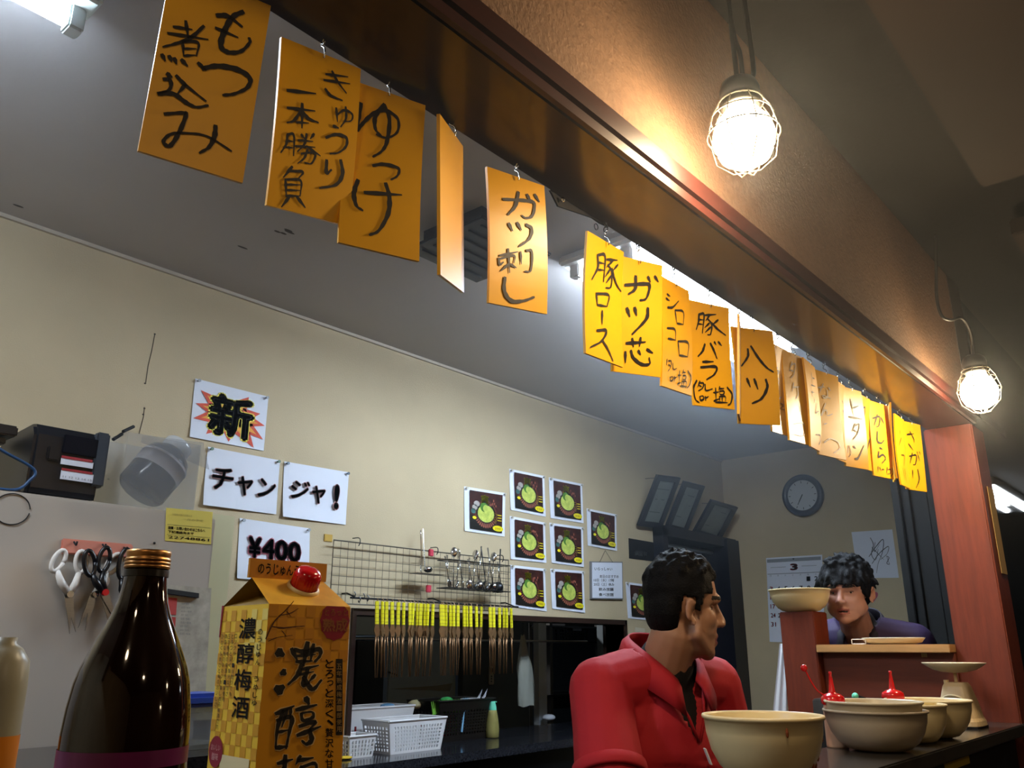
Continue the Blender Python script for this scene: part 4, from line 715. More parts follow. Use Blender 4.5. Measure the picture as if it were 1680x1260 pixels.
MB().text('米', *[jc + Q @ Vector(p) + Vector((0, 0, 0)) for p in ((-.002, -.058, .016), (.022, -.058, .016), (-.002, -.058, -.012), (.022, -.058, -.012))], .01).build('label_mark', M_ink, t)
# notices and magnets on the fridge door
def door_sheet(name, lb, cat, c, m):
    P = [onY(x, y, FY - .0012) for x, y in c]; o = thing(name, lb, cat, P[2]); MB().slab(*P, .001, (0, 1, 0)).build('sheet', m, o); return o, P
o, P = door_sheet('yellow_notice', 'yellow calendar sticker on the refrigerator door near its top right', 'notice', [(273, 833), (349, 840), (271, 887), (346, 893)], mat('notice_yellow', '#dcc95a', .6))
mb = MB(); tx = lambda s_, u0, v0, u1, v1, b=0, mi=0: wtext(mb, P, s_, u0, v0, u1, v1, b, mi, .0006)
tx('冷蔵庫点検のお知らせ', .12, .15, .55, .22, 0, 1); tx('一月の予定', .35, .27, .8, .34, 0, 1); tx('故障・お問い合わせはこちらへ', .05, .55, .85, .65, .03); tx('下記連絡先まで', .05, .68, .6, .76, .03); tx('22748861', .06, .84, .95, .92, .01)
for v in (.5, .8): mb.quad(W(P, .03, v, .0006), W(P, .97, v, .0006), W(P, .03, v + .008, .0006), W(P, .97, v + .008, .0006))
q = mb.build('print', [M_ink, mat('faint_olive', '#a3944a', .7)], o); q['kind'] = 'stuff'
t = thing('stained_paper', 'long stained paper held by a black magnet bar on the refrigerator door', 'paper', g(300, 1140))
P = [onY(x, y, FY - .0012) for x, y in ((250, 957), (347, 965), (235, 1135), (337, 1142))]
MB().slab(*P, .001, (0, 1, 0)).build('sheet', mat('stained_paper', '#bcb7a8', .7, noise=.3, nscale=22, col2='#8f8a7c'), t)
MB().slab(*[W(P, u, v, .008) for u, v in ((.05, .035), (.76, .06), (.05, .08), (.76, .105))], .008, (0, 1, 0)).build('magnet_bar', M_blackm, t)
MB().slab(*[W(P, u, v, .0008) for u, v in ((.1, .12), (.42, .12), (.12, .28), (.42, .28))], .0005, (0, 1, 0)).build('red_block', mat('faded_red', '#b5423c', .7), t)
MB().slab(*[W(P, u, v, .0008) for u, v in ((.1, .30), (.42, .30), (.12, .50), (.42, .50))], .0005, (0, 1, 0)).build('red_block', mat('faded_red', '#b5423c', .7), t)
mb = MB()
for k in range(9): wtext(mb, P, '品目一覧表', .50, .16 + k * .035, .62 + .03 * (k % 3), .178 + k * .035, 0, 0, .0008)
q = mb.build('print', mat('grey_ink', '#777777', .7), t); q['kind'] = 'stuff'
# pink hook rack + scissors
t = thing('hook_rack', 'pink magnetic hook strip holding the scissors on the refrigerator door', 'hook rack', g(160, 900))
P = [onY(x, y, FY - .010) for x, y in ((103, 883), (219, 893), (100, 908), (218, 916))]
MB().slab(*P, .009, (0, 1, 0)).build('strip', mat('salmon_plastic', '#d78a78', .4), t, bevel=.003)
hooks = [(121, 892), (168, 896), (203, 901)]
for x, y in hooks:
    c = g(x, y, FY - .010); MB().tube(spline([c + Vector((0, 0, .004)), c + Vector((0, -.014, -.004)), c + Vector((0, -.017, .004))], 5), .0022, 6).build('hook', M_blackm, t)
def scissors(lb, rings, pivot, tips, m, Y, piv=None):
    t = thing('scissors', lb, 'scissors', g(*pivot, Y), 'scissors hanging on the refrigerator')
    pv = g(*pivot, Y)
    for k, (c, rx, ry, tilt) in enumerate(rings):
        cc = g(*c, Y); s_ = abs((g(c[0] + 1, c[1], Y) - cc).x)
        loop = [cc + Vector((math.cos(tilt) * math.cos(a) * rx - math.sin(tilt) * math.sin(a) * ry, 0, -(math.sin(tilt) * math.cos(a) * rx + math.cos(tilt) * math.sin(a) * ry))) * s_ for a in np.linspace(0, 2 * PI, 21)]
        low = min(loop, key=lambda p: (p - pv).length)
        MB().tube(loop, .0052, 8).tube([low, low.lerp(pv, .5) + Vector((.004 * (1 if low.x > pv.x else -1), 0, 0)), pv], [.006, .009, .008], 8).build('handle', m, t, smooth=True)
    for k, tp in enumerate(tips):
        tt = g(*tp, Y); d = (tt - pv).normalized(); n_ = Vector((d.z, 0, -d.x)) * (1 if k else -1); y_ = Vector((0, .0015 * (1 if k else -1), 0))
        MB().add([pv - n_ * .010 + y_, pv + n_ * .009 + y_, tt + y_, pv - n_ * .010 + y_ + Vector((0, .002, 0)), pv + n_ * .009 + y_ + Vector((0, .002, 0)), tt + y_ + Vector((0, .002, 0))], [(0, 1, 2), (5, 4, 3), (0, 3, 4, 1), (1, 4, 5, 2), (2, 5, 3, 0)]).build('blade', M_steel, t)
    MB().cyl(pv + Vector((0, -.009, 0)), pv + Vector((0, .005, 0)), .0075, n=14).build('pivot', piv or M_chrome, t, smooth=False)
scissors('white-handled kitchen scissors hanging leftmost on the pink strip', [((96, 920), 9, 19, .35), ((133, 922), 9, 18, -.1)], (113, 975), [(114, 1040), (125, 1037)], M_whitep, FY - .022)
scissors('black-handled scissors with a red pivot in the middle of the pink strip', [((147, 924), 9, 21, -.25), ((171, 918), 9, 20, .1)], (171, 972), [(196, 1032), (186, 1045)], M_black, FY - .034, mat('red_pivot', '#c2171c', .3))
scissors('second white-handled scissors hanging behind the black-handled ones', [((186, 925), 9, 18, .5), ((168, 958), 6, 12, .6)], (155, 975), [(128, 1030), (140, 1035)], M_whitep, FY - .016)
scissors('black-handled scissors hanging rightmost, half behind the brown bottle', [((204, 925), 9, 24, .05), ((220, 940), 8, 20, -.1)], (207, 985), [(204, 1050), (214, 1048)], M_black, FY - .024)

# ------------------------------------------------------------------ wire rack on the wall
YR = 2.655
t = thing('wire_rack', 'large wire grid hanging on the back wall above the row of tongs', 'wire rack', onY(545, 985, YR))
TL, TR, BL, BR = [onY(x, y, YR) for x, y in ((549, 879), (835, 925), (540, 990), (833, 1003))]
TL[0] = BL[0] = (TL[0] + BL[0]) / 2; TR[0] = BR[0] = (TR[0] + BR[0]) / 2; zt = (TL[2] + TR[2]) / 2; zb = (BL[2] + BR[2]) / 2
x0, x1 = TL[0], TR[0]
MB().tube([(x0, YR, zb), (x0, YR, zt), (x1, YR, zt), (x1, YR, zb), (x0, YR, zb)], .0028, 6).build('rim', M_wire, t)
mb = MB()
for x in np.arange(x0 + .036, x1 - .01, .036): mb.tube([(x, YR, zb), (x, YR, zt)], .0011, 4)
o = mb.build('upright_wires', M_wire, t); o['kind'] = 'stuff'
mb = MB()
for z in np.arange(zb + .034, zt - .01, .034): mb.tube([(x0, YR, z), (x1, YR, z)], .0011, 4)
o = mb.build('cross_wires', M_wire, t); o['kind'] = 'stuff'
for x in (x0 + .12, x0 + .55, x1 - .05):
    MB().tube(spline([(x, YB, zt + .02), (x, YR - .005, zt + .018), (x, YR - .012, zt), (x, YR - .004, zt - .012)], 5), .002, 6).build('wall_hook', M_dsteel, t)
o = MB().box(onY(532, 876, YB - .001), onY(545, 889, YB - .004)).build('yellow_tape', mat('old_tape', '#b8923a', .7), None, origin=onY(540, 885, YB)); tag(o, 'scrap of yellow tape on the wall at the rack\'s top left corner', 'tape')
# magnets / clips + little shelf on the rack
for (x, y) in ((707, 907), (703, 966)):
    p = Vector(onY(x, y, YR - .014)); o = MB().rbox(p, (.024, .014, .030)).build('red_clip', mat('rose_plastic', '#c23e50', .4), None, origin=p, bevel=.003)
    tag(o, ('upper' if y < 940 else 'lower') + ' of two red clips on the wire rack', 'clip', 'red clips on the wire rack')
t = thing('ladle_hanger', 'small metal rest with a ladle hooked over the wire rack', 'kitchen hook', onY(700, 940, YR - .03))
MB().tube(spline([onY(690, 870, YR - .008), onY(691, 905, YR - .01), onY(690, 935, YR - .012), onY(692, 940, YR - .03)], 5), .0025, 6).build('stem', M_chrome, t, smooth=True)
MB().box(onY(686, 940, YR - .07), Vector(onY(714, 944, YR - .02))).build('tray', M_dsteel, t)
MB().sphere(onY(702, 934, YR - .05), (.022, .018, .014), 12).build('ladle_bowl', M_chrome, t, smooth=True)
MB().tube([onY(694, 868, YR - .02), onY(697, 932, YR - .05)], .002, 6).build('ladle_stem', M_chrome, t)
ORD = ['first', 'second', 'third', 'fourth', 'fifth', 'sixth', 'seventh', 'eighth', 'ninth', 'tenth', 'eleventh', 'twelfth', 'thirteenth', 'fourteenth', 'fifteenth']
def nth(k, n): return ('leftmost' if k == 0 else ORD[k] + ' from the left') if k < (n + 1) // 2 else ('rightmost' if k == n - 1 else ORD[n - 1 - k] + ' from the right')
# cutlery basket hanging on the rack
bx0, bx1 = onY(728, 940, 2.60)[0], onY(828, 960, 2.60)[0]; bz0, bz1 = onY(780, 968, 2.60)[2], onY(780, 924, 2.60)[2]
t = thing('cutlery_basket', 'wire basket of spoons and ladles hooked on the wire rack', 'basket', ((bx0 + bx1) / 2, 2.6, bz0))
for z in (bz0, bz1): MB().tube([(bx0, 2.565, z), (bx1, 2.565, z), (bx1, 2.64, z), (bx0, 2.64, z), (bx0, 2.565, z)], .0022, 6).build('ring_wire', M_dsteel, t)
mb = MB()
for k in range(17):
    x = bx0 + (bx1 - bx0) * k / 16; mb.tube([(x, 2.565, bz1), (x, 2.565, bz0), (x, 2.64, bz0)], .001, 4)
for k in range(4): mb.tube([(bx0, 2.565, bz0 + (bz1 - bz0) * k / 4), (bx1, 2.565, bz0 + (bz1 - bz0) * k / 4)], .001, 4)
o = mb.build('mesh_wires', M_dsteel, t); o['kind'] = 'stuff'
def spoon(x, y, lean, kind):
    p = Vector((x, y, bz0 + .006)); d = Vector((math.sin(lean), .05, math.cos(lean))); t = thing('spoon' if kind < 2 else 'ladle', None, 'spoon' if kind < 2 else 'ladle', p, 'spoons and ladles in the wire basket')
    L = .13 if kind < 2 else .19; fl = kind == 1
    hp = p + d * (L if not fl else 0); bp = p + d * (0 if not fl else L)
    Q = d.to_track_quat('Z', 'Y').to_matrix()
    MB().tube([hp, hp.lerp(bp, .5), bp], [.0035, .0022, .002], 6).build('handle', M_chrome if kind != 3 else M_dsteel, t, smooth=True)
    r = (.015, .004, .022) if kind < 2 else (.026, .02, .026)
    MB().sphere(bp - d * 0 + (d * .018 if fl else d * .014), r, 12, M=Q).build('bowl', M_chrome if kind != 3 else M_dsteel, t, smooth=True)
    return t
k = 0
desc = {0: 'steel spoon standing bowl-down in the wire basket', 1: 'steel spoon standing bowl-up in the wire basket', 2: 'bright round ladle standing in the wire basket', 3: 'dark ladle standing in the wire basket'}
for x in np.linspace(bx0 + .015, bx1 - .02, 17):
    kd = (0, 0, 1, 0, 0, 1, 0, 1, 0, 2, 1, 0, 3, 1, 2, 3, 0)[k]; t = spoon(x, 2.585 + .03 * RNG.rand(), (RNG.rand() - .5) * .5, kd); t['label'] = desc[kd] + ', ' + nth(k, 17); k += 1
# rod with tongs
RA, RB = onY(575, 985, 2.60), onY(850, 995, 2.60); zr = (RA[2] + RB[2]) / 2 + .004
t = thing('hanging_rod', 'thin black rod below the wire rack carrying the yellow-handled tongs', 'rod', (RA[0], 2.6, zr))
MB().cyl((RA[0], 2.6, zr), (RB[0], 2.6, zr), .004, n=8).build('bar', M_blackm, t)
for x in (RA[0] + .03, (RA[0] + RB[0]) / 2, RB[0] - .02): MB().tube([(x, 2.6, zr), (x, 2.66, zr + .02), (x, YB, zr + .02)], .003, 6).build('bracket', M_blackm, t)
for x, y in ((581, 975), (589, 983), (596, 978), (603, 981)):
    p = Vector(onY(x, y, 2.595)); MB().tube(spline([p + Vector((0, 0, .01)), p + Vector((.004, -.004, 0)), p + Vector((0, 0, -.012)), p + Vector((-.003, 0, -.004))], 4), .0018, 5).build('spare_hook', M_dsteel, t)
ORD = ['first', 'second', 'third', 'fourth', 'fifth', 'sixth', 'seventh', 'eighth', 'ninth', 'tenth', 'eleventh', 'twelfth', 'thirteenth', 'fourteenth', 'fifteenth']
def nth(k, n): return ('leftmost' if k == 0 else ORD[k] + ' from the left') if k < (n + 1) // 2 else ('rightmost' if k == n - 1 else ORD[n - 1 - k] + ' from the right')
M_tg = mat('tong_yellow', '#e6dc22', .45); M_tm = mat('tong_metal', '#8a6a48', .35, .55, noise=.3, nscale=30); M_tp = mat('tong_prong', '#7a5a3c', .35, .6); M_tt = mat('tong_band', '#a8902a', .5)
def tongs():
    t = thing('tongs', 'yellow-handled metal tongs hanging in the row below the wire rack', 'tongs', (0, 0, 0), 'yellow-handled tongs on the rod')
    MB().tube([(0, .0, .006), (.004, -.004, .002), (.0, -.006, -.004)], .0018, 5).build('loop', M_tm, t)
    MB().box((-.0075, -.006, -.092), (.0075, .002, -.004)).build('handle', M_tg, t, bevel=.002)
    mb = MB()
    for z in (-.02, -.034, -.05, -.066, -.08): mb.box((-.0079, -.0066, z - .0015), (.0079, .002, z))
    o = mb.build('handle_marks', M_tt, t); o['kind'] = 'stuff'
    MB().hexa([(-.012, -.005, -.112), (.012, -.005, -.112), (.012, .003, -.112), (-.012, .003, -.112), (-.006, -.005, -.090), (.006, -.005, -.090), (.006, .003, -.090), (-.006, .003, -.090)]).hexa([(-.004, -.005, -.136), (.007, -.005, -.136), (.007, .003, -.136), (-.004, .003, -.136), (-.012, -.005, -.112), (.012, -.005, -.112), (.012, .003, -.112), (-.012, .003, -.112)]).build('neck', M_tm, t)
    for s in (-1, 1):
        MB().tube([(s * .003, 0, -.128), (s * .008 + .001, s * .003, -.18), (s * .004 - .001, s * .002, -.285)], [.0034, .0030, .0022], 6).build('prong', M_tp, t, smooth=True)
    return t
tp = tongs(); px = [325, 350, 378, 405, 445, 470, 510, 524, 548, 568, 590, 606, 638, 680, 693, 707, 733, 750, 778, 808, 826, 845, 880, 905, 958, 974, 1010, 1030, 1050, 1071]
fx = [520 + v * .29364 for v in px]
for k, x in enumerate(fx):
    X = onY(x, 1000, 2.6)[0]; rz = (RNG.rand() - .5) * .9; ry = (RNG.rand() - .5) * .10 - .02
    o = tp if k == 0 else copy_tree(tp, None, (0, 0, 0))
    o.location = (X, 2.592 - .004 * (k % 2), zr - .004); o.rotation_euler = (0, ry, rz)
    o['label'] = ('tongs with a dull greenish handle, ' if k == 5 else 'yellow-handled tongs on the rod, ') + nth(k, len(fx)) + ' in the row'
# ------------------------------------------------------------------ back counter things
def basket(name, lb, cat, c, wx, wy, h, m, nx, nz, hz0=.1, hz1=.55, rot=0., taper=.86, group=None):
    """open tapered plastic basket with real holes in its walls; c = centre of the base"""
    R = Matrix.Rotation(rot, 3, 'Z'); c = Vector(c); t = thing(name, lb, cat, c, group)
    def P(u, v, f):          # f: 0..1 height, u,v -.5...5
        s = taper + (1 - taper) * f; return c + R @ Vector((u * wx * s, v * wy * s, h * f))
    def wall(a, b, n, nm):
        mb = MB(); th = .003
        def cell(u0, u1, f0, f1):
            q = []
            for f in (f0, f1):
                for (u, d) in ((u0, 0), (u1, 0), (u1, 1), (u0, 1)):
                    p = P(a[0] + (b[0] - a[0]) * u, a[1] + (b[1] - a[1]) * u, f); nn = (c + Vector((0, 0, h * f)) - P((a[0] + b[0]) / 2, (a[1] + b[1]) / 2, f)).normalized(); q.append(p + nn * th * d)
            mb.hexa(q)
        cell(0, 1, 0, hz0); cell(0, 1, hz1, 1); cell(0, .07, hz0, hz1); cell(.93, 1, hz0, hz1)
        for k in range(nz - 1): f = hz0 + (hz1 - hz0) * (k + 1) / nz; cell(.07, .93, f - .024, f + .024)
        for k in range(n - 1): u = .07 + .86 * (k + 1) / n; cell(u - .24 / n, u + .24 / n, hz0, hz1)
        o = mb.build('wall', m, t)
    wall((-.5, -.5), (.5, -.5), nx, 'f'); wall((.5, .5), (-.5, .5), nx, 'b'); ny = max(3, int(nx * wy / wx)); wall((-.5, .5), (-.5, -.5), ny, 'l'); wall((.5, -.5), (.5, .5), ny, 'r')
    MB().hexa([P(u, v, 0) for u, v in ((-.5, -.5), (.5, -.5), (.5, .5), (-.5, .5))] + [P(u, v, 0) + Vector((0, 0, .003)) for u, v in ((-.5, -.5), (.5, -.5), (.5, .5), (-.5, .5))]).build('base', m, t)
    mb = MB(); e = .02
    for a, b in (((-.5, -.5), (.5, -.5)), ((.5, -.5), (.5, .5)), ((.5, .5), (-.5, .5)), ((-.5, .5), (-.5, -.5))): mb.tube([P(a[0], a[1], 1), P(b[0], b[1], 1)], .0045, 6)
    mb.build('rim', m, t); return t, P
cz = lambda x, y: Vector(onZ(x, y, CZ))
M_wb = mat('basket_white', '#e4e3e4', .35); M_bb = mat('basket_black', '#16120f', .4); M_rb = mat('basket_rose', '#c93352', .4)
a, b = cz(632, 1240), cz(716, 1226); a2 = cz(594, 1232)
wx = (b - a).length * 1.12; 
c1 = Vector(((a.x + b.x) / 2 + .0, a.y + .075, CZ))
basket('plastic_basket', 'front white plastic basket with rows of square holes on the counter', 'basket', c1, .31, .16, .118, M_wb, 17, 7, .08, .82, rot=.0)
basket('plastic_basket', 'larger white basket behind, reaching from the carton to the green forks', 'basket', (c1.x - .12, c1.y + .20, CZ), .56, .17, .155, M_wb, 24, 6, .10, .5)
basket('plastic_basket', 'small white basket half hidden behind the yellow carton', 'basket', (cz(566, 1240).x, c1.y + .0, CZ), .13, .12, .075, M_wb, 7, 4, .1, .8)
basket('plastic_basket', 'small rose-red basket between the white and the black ones', 'basket', (cz(735, 1218).x - .01, cz(735, 1218).y + .06, CZ), .11, .10, .10, M_rb, 7, 6, .08, .8)
kb = cz(770, 1216); basket('plastic_basket', 'big black basket behind the rose-red one', 'basket', (kb.x + .02, kb.y + .13, CZ), .36, .20, .165, M_bb, 16, 8, .15, .75)
# things in the baskets
def fork(p, d, m, lb, g_):
    t = thing('plastic_fork', lb, 'fork', p, g_); d = Vector(d).normalized(); sd = d.cross(Vector((0, 1, 0))).normalized(); p = Vector(p)
    MB().tube([p, p + d * .09], [.005, .005], 6).build('handle', m, t); MB().rbox(p + d * .098, (.024, .003, .024), (sd, sd.cross(d), d)).build('head', m, t)
    for k in (-1, 0, 1): MB().tube([p + d * .105 + sd * k * .009, p + d * .140 + sd * k * .010], [.0034, .0015], 5).build('tine', m, t)
M_gf = mat('lime_plastic', '#7fc24a', .35); M_bf = mat('sky_plastic', '#7fb4d8', .35); M_gg = mat('green_plastic', '#3ba152', .35)
gx = onY(705, 1170, c1.y + .2)[0]
for k in range(6): fork((gx - .05 + .024 * k, c1.y + .10 + .008 * (k % 2), CZ + .03), ((k - 2.5) * .08, .02, 1), M_gf, 'lime green plastic fork by the white basket, ' + nth(k, 6) + ' of six', 'lime green plastic forks') 
for k in range(3): fork((gx + .085 + .016 * k, c1.y + .085 + .01 * k, CZ + .035), (.15 + k * .05, .02, 1), M_bf, 'sky blue plastic fork in the rose-red basket, ' + nth(k, 3) + ' of three', 'sky blue plastic forks')
p = Vector((onY(730, 1141, kb.y + .13)[0], kb.y + .12, CZ + .162))
o = MB().sphere(p, (.032, .03, .016), 14).build('green_lid', M_gg, None, smooth=True, origin=p); tag(o, 'small green plastic lid on top of the black basket', 'lid')
o = MB().rbox((kb.x + .085, kb.y + .08, CZ + .163), (.085, .05, .012)).build('folded_napkin', mat('grey_white_cloth', '#b9b7b8', .8), None, origin=(kb.x + .085, kb.y + .08, CZ + .16), bevel=.003); tag(o, 'folded pale napkin lying on the black basket', 'napkin')
for k in range(2):
    p = Vector((kb.x + .145 + .035 * k, kb.y + .09, CZ + .155)); o = MB().add([p, p + Vector((.02, .004, 0)), p + Vector((.034 + .0, 0, .05)), p + Vector((.01, .012, .01))], [(0, 1, 2), (1, 3, 2), (3, 0, 2), (0, 3, 1)]).build('paper_cone', M_white, None, origin=p); tag(o, ('left' if k == 0 else 'right') + ' of two white paper cones poking from the black basket', 'paper', 'paper cones in the black basket')
p = Vector((onY(636, 1152, c1.y + .2)[0], c1.y + .2, CZ + .15)); o = MB().sphere(p, (.035, .03, .014), 12).build('blue_sponge', mat('pale_blue_plastic', '#6fa3cf', .6), None, smooth=False, origin=p); tag(o, 'pale blue sponge in the larger white basket', 'sponge')
p = Vector((onY(683, 1150, c1.y + .22)[0], c1.y + .22, CZ + .15)); o = MB().sphere(p, (.045, .03, .020), 12).build('cream_cloth', mat('cream_cloth', '#d5cda0', .8), None, smooth=True, origin=p); tag(o, 'crumpled cream cloth in the larger white basket', 'cloth')
p = cz(566, 1246); o = MB().sphere(p + Vector((0, 0, .006)), (.030, .022, .006), 12).build('yellow_sponge', mat('sponge_yellow', '#d9b52c', .8), None, smooth=True, origin=p); tag(o, 'flat yellow scrap lying on the counter beside the carton', 'sponge')
p = Vector((onY(585, 1185, c1.y + .07)[0], c1.y + .075, CZ + .02)); o = MB().tube([p, p + Vector((.0, 0, .075))], .004, 8).build('red_pen', mat('dark_red', '#7a1620', .4), None, origin=p); tag(o, 'dark red pen standing beside the front white basket', 'pen')
# soap bottle
p = cz(816, 1211) + Vector((0, .03, 0)); t = thing('soap_bottle', 'clear soap bottle with a mint green cap and amber liquid', 'bottle', p)
MB().lathe([(0, 0), (.026, 0), (.030, .004), (.031, .03), (.029, .06), (.023, .10), (.018, .118), (0, .118)], p, 26).build('body', mat('amber_soap', '#a39a5c', .12, trans=.25), t, smooth=True)
MB().lathe([(.0185, .114), (.018, .128), (.013, .146), (.009, .152), (0, .153)], p, 24).rbox(p + Vector((.010, 0, .150)), (.022, .014, .006)).build('cap', mat('mint_plastic', '#6fd6b4', .35), t, smooth=True)
# blue-lidded tub at the left of the baskets
p = Vector(onY(322, 1228, 1.75)); t = thing('storage_tub', 'clear plastic tub with a blue lid between the brown bottle and the carton', 'tub', p)
zt_ = onY(322, 1160, 1.75)[2]
MB().box((p.x - .065, 1.72, p.z), (p.x + .042, 1.82, zt_)).build('body', glassy('tub_plastic', '#8d99a3', .6, .2), t, bevel=.01)
MB().box((p.x - .069, 1.715, zt_ + .001), (p.x + .046, 1.825, zt_ + .028)).build('lid', mat('blue_lid', '#2a4fae', .35), t, bevel=.008)
t = thing('side_counter', 'black side counter before the refrigerator, under the blue-lidded tub', 'counter', (.8, 1.8, 0))
MB().box((.2, 1.62, p.z - .03), (p.x + .11, 2.03, p.z - .0005)).build('top', M_counter, t, bevel=.003)
MB().box((.22, 1.65, 0), (p.x + .09, 2.0, p.z - .031)).build('body', M_blackm, t)
# ------------------------------------------------------------------ seen through the opening
t = thing('steel_fridge', 'pale steel refrigerator door seen through the opening behind the tongs', 'refrigerator', (3.1, 3.6, 0))
a = onY(637, 1100, 3.6)[0]; b = onY(748, 1100, 3.6)[0]
MB().box((a, 3.6, .9), (b, 4.2, 1.9)).build('door', mat('pale_steel', '#8d9aa3', .35, .2, noise=.1), t, bevel=.004)
MB().box((a - .02, 3.62, 0), (b + .02, 4.2, .9)).build('lower_unit', M_dsteel, t)
mb = MB(); vs = [onY(x, y, 3.596) for x, y in ((640, 1130), (715, 1125), (742, 1121), (738, 1134), (700, 1132))]; mb.add(vs, [(0, 1, 2, 3, 4)]); mb.build('scrape_mark', mat('scrape', '#6a675c', .7), t)
MB().tube([onY(636, 1102, 3.59), onY(652, 1108, 3.58)], .004, 6).build('door_pull', M_blackm, t)
t = thing('dark_steel_cabinet', 'dark steel cabinet seen through the opening left of the pale steel door', 'cabinet', (2.6, 3.5, 0))
a0 = onY(560, 1100, 3.5)[0]; b0 = onY(632, 1100, 3.5)[0]
for k in range(3): MB().box((a0 - .3 + (b0 - a0 + .3) * k / 3, 3.5, 0), (a0 - .3 + (b0 - a0 + .3) * (k + 1) / 3 - .006, 4.1, onY(600, 1045, 3.5)[2])).build('door', M_dsteel, t, bevel=.003)
MB().box((a0 - .3, 3.5, onY(600, 1045, 3.5)[2] + .01), (b0, 4.1, 1.9)).build('white_upper_panel', mat('pale_panel', '#98a3a8', .5), t)
a = onY(884, 1100, 3.3)[0]; b = onY(897, 1100, 3.3)[0]
o = MB().box((a, 3.3, 0), (b, 3.34, 2.5)).build('white_pole', mat('grey_white_paint', '#aab4bd', .4), None, origin=(a, 3.3, 0)); tag(o, 'upright grey-white pole standing in the room behind the opening', 'pole')
t = thing('metal_shelf', 'dark metal shelf rack in the room behind the opening', 'shelf', (4.3, 3.6, 0))
sx0, sx1 = onY(871, 1100, 3.6)[0], onY(985, 1100, 3.6)[0]
for x in (sx0, onY(905, 1100, 3.6)[0], sx1): MB().box((x - .015, 3.60, 0), (x + .015, 3.63, 1.85)).build('upright', mat('rack_grey', '#5a5650', .5, .5), t)
for y in (1027, 1052, 1138): z = onY(930, y, 3.6)[2]; MB().box((sx0, 3.58, z - .012), (sx1 + .02, 4.0, z)).build('shelf_plate', M_dsteel, t)
zs = onY(950, 1052, 3.6)[2]; x_ = onY(938, 1040, 3.62)[0]
basket('black_crate', 'black plastic crate with holes on the metal rack behind the opening', 'crate', (x_ + .13, 3.78, zs), .27, .22, .13, M_bb, 6, 3, .1, .6, taper=.95)
o = MB().rbox((x_ + .11, 3.655, zs + .085), (.10, .004, .03)).build('crate_label', M_white, None, origin=(x_, 3.65, zs)); tag(o, 'pale paper label stuck on the black crate', 'label')
x_ = onY(925, 1135, 3.7)[0]; z_ = onY(925, 1137, 3.7)[2]
o = MB().box((sx0 + .3, 3.7, CZ), (sx1 + .1, 4.1, z_ - .02)).build('dark_box', M_black, None, origin=(4.6, 3.9, CZ), bevel=.01); tag(o, 'large black box under the lower shelf of the metal rack', 'box')
o = MB().box((4.92, 3.05, 0), (5.0, 3.1, .01)).build('x', M_black, None); bpy.data.objects.remove(o)
# remote on the far wall
p = Vector(onY(806, 1108, 3.55)); t = thing('wall_remote', 'white remote control hanging on the dark wall seen through the opening', 'remote control', p)
MB().rbox(p, (.038, .016, .105)).build('body', mat('remote_grey', '#9c9a92', .5), t, bevel=.004)
MB().rbox(p + Vector((0, -.009, .03)), (.026, .002, .022)).build('screen', M_dsteel, t)
for k in range(3): MB().rbox(p + Vector((-.008, -.009, -.005 - k * .014)), (.008, .002, .008)).build('button', M_dsteel, t)
mb = MB().box((onY(760, 1100, 3.56)[0], 3.56, 0), (onY(868, 1100, 3.56)[0], 3.6, 2.5)); o = mb.build('slate_panel', mat('slate_panel', '#434b51', .5), None, origin=(3.7, 3.56, 0)); tag(o, 'dark slate wall panel behind the opening carrying the white remote', 'panel')
# plastic bag
t = thing('hanging_bag', 'long translucent plastic bag hanging from a thin cord in the opening', 'bag', onY(867, 1160, 2.9))
top = Vector(onY(858, 1042, 2.9)); bot = Vector(onY(864, 1158, 2.9)); n_ = 14; vs = []; fs = []; mb = MB(); K = 20
for j in range(n_ + 1):
    f = j / n_; c = top.lerp(bot, f); r = .012 + .036 * min(1, f * 2.2) + .005 * f
    for k in range(K): an = 2 * PI * k / K; rr = r * (1 + .13 * math.sin(an * 5 + j * .5) + .05 * math.sin(an * 9)); vs.append(c + Vector((math.cos(an) * rr, math.sin(an) * rr * .5, .004 * math.sin(an * 3))))
fs = [(j * K + k, j * K + (k + 1) % K, (j + 1) * K + (k + 1) % K, (j + 1) * K + k) for j in range(n_) for k in range(K)]
mb.add(vs, fs); mb.build('bag_film', glassy('bag_film', '#b4b6ab', .55, .25), t, smooth=True)
MB().tube([top, (top.x, 2.9, OZ1 + .02), (top.x, 2.82, OZ1 + .0)], .0015, 5).build('cord', M_dsteel, t)
o = MB().cyl((OX0, 2.94, onY(900, 1052, 2.94)[2]), (OX1, 2.94, onY(900, 1052, 2.94)[2]), .006, n=8).build('rail', M_steel, None, origin=(3, 2.94, 1.4)); tag(o, 'thin steel rail running across the opening in the back wall', 'rail')
p = cz(901, 1180) + Vector((.02, .05, 0)); o = MB().sphere(p + Vector((.04, 0, .004)), (.045, .035, .018), 14).build('white_cloth', M_white, None, smooth=True, origin=p); tag(o, 'crumpled white cloth on the counter under the pole', 'cloth')
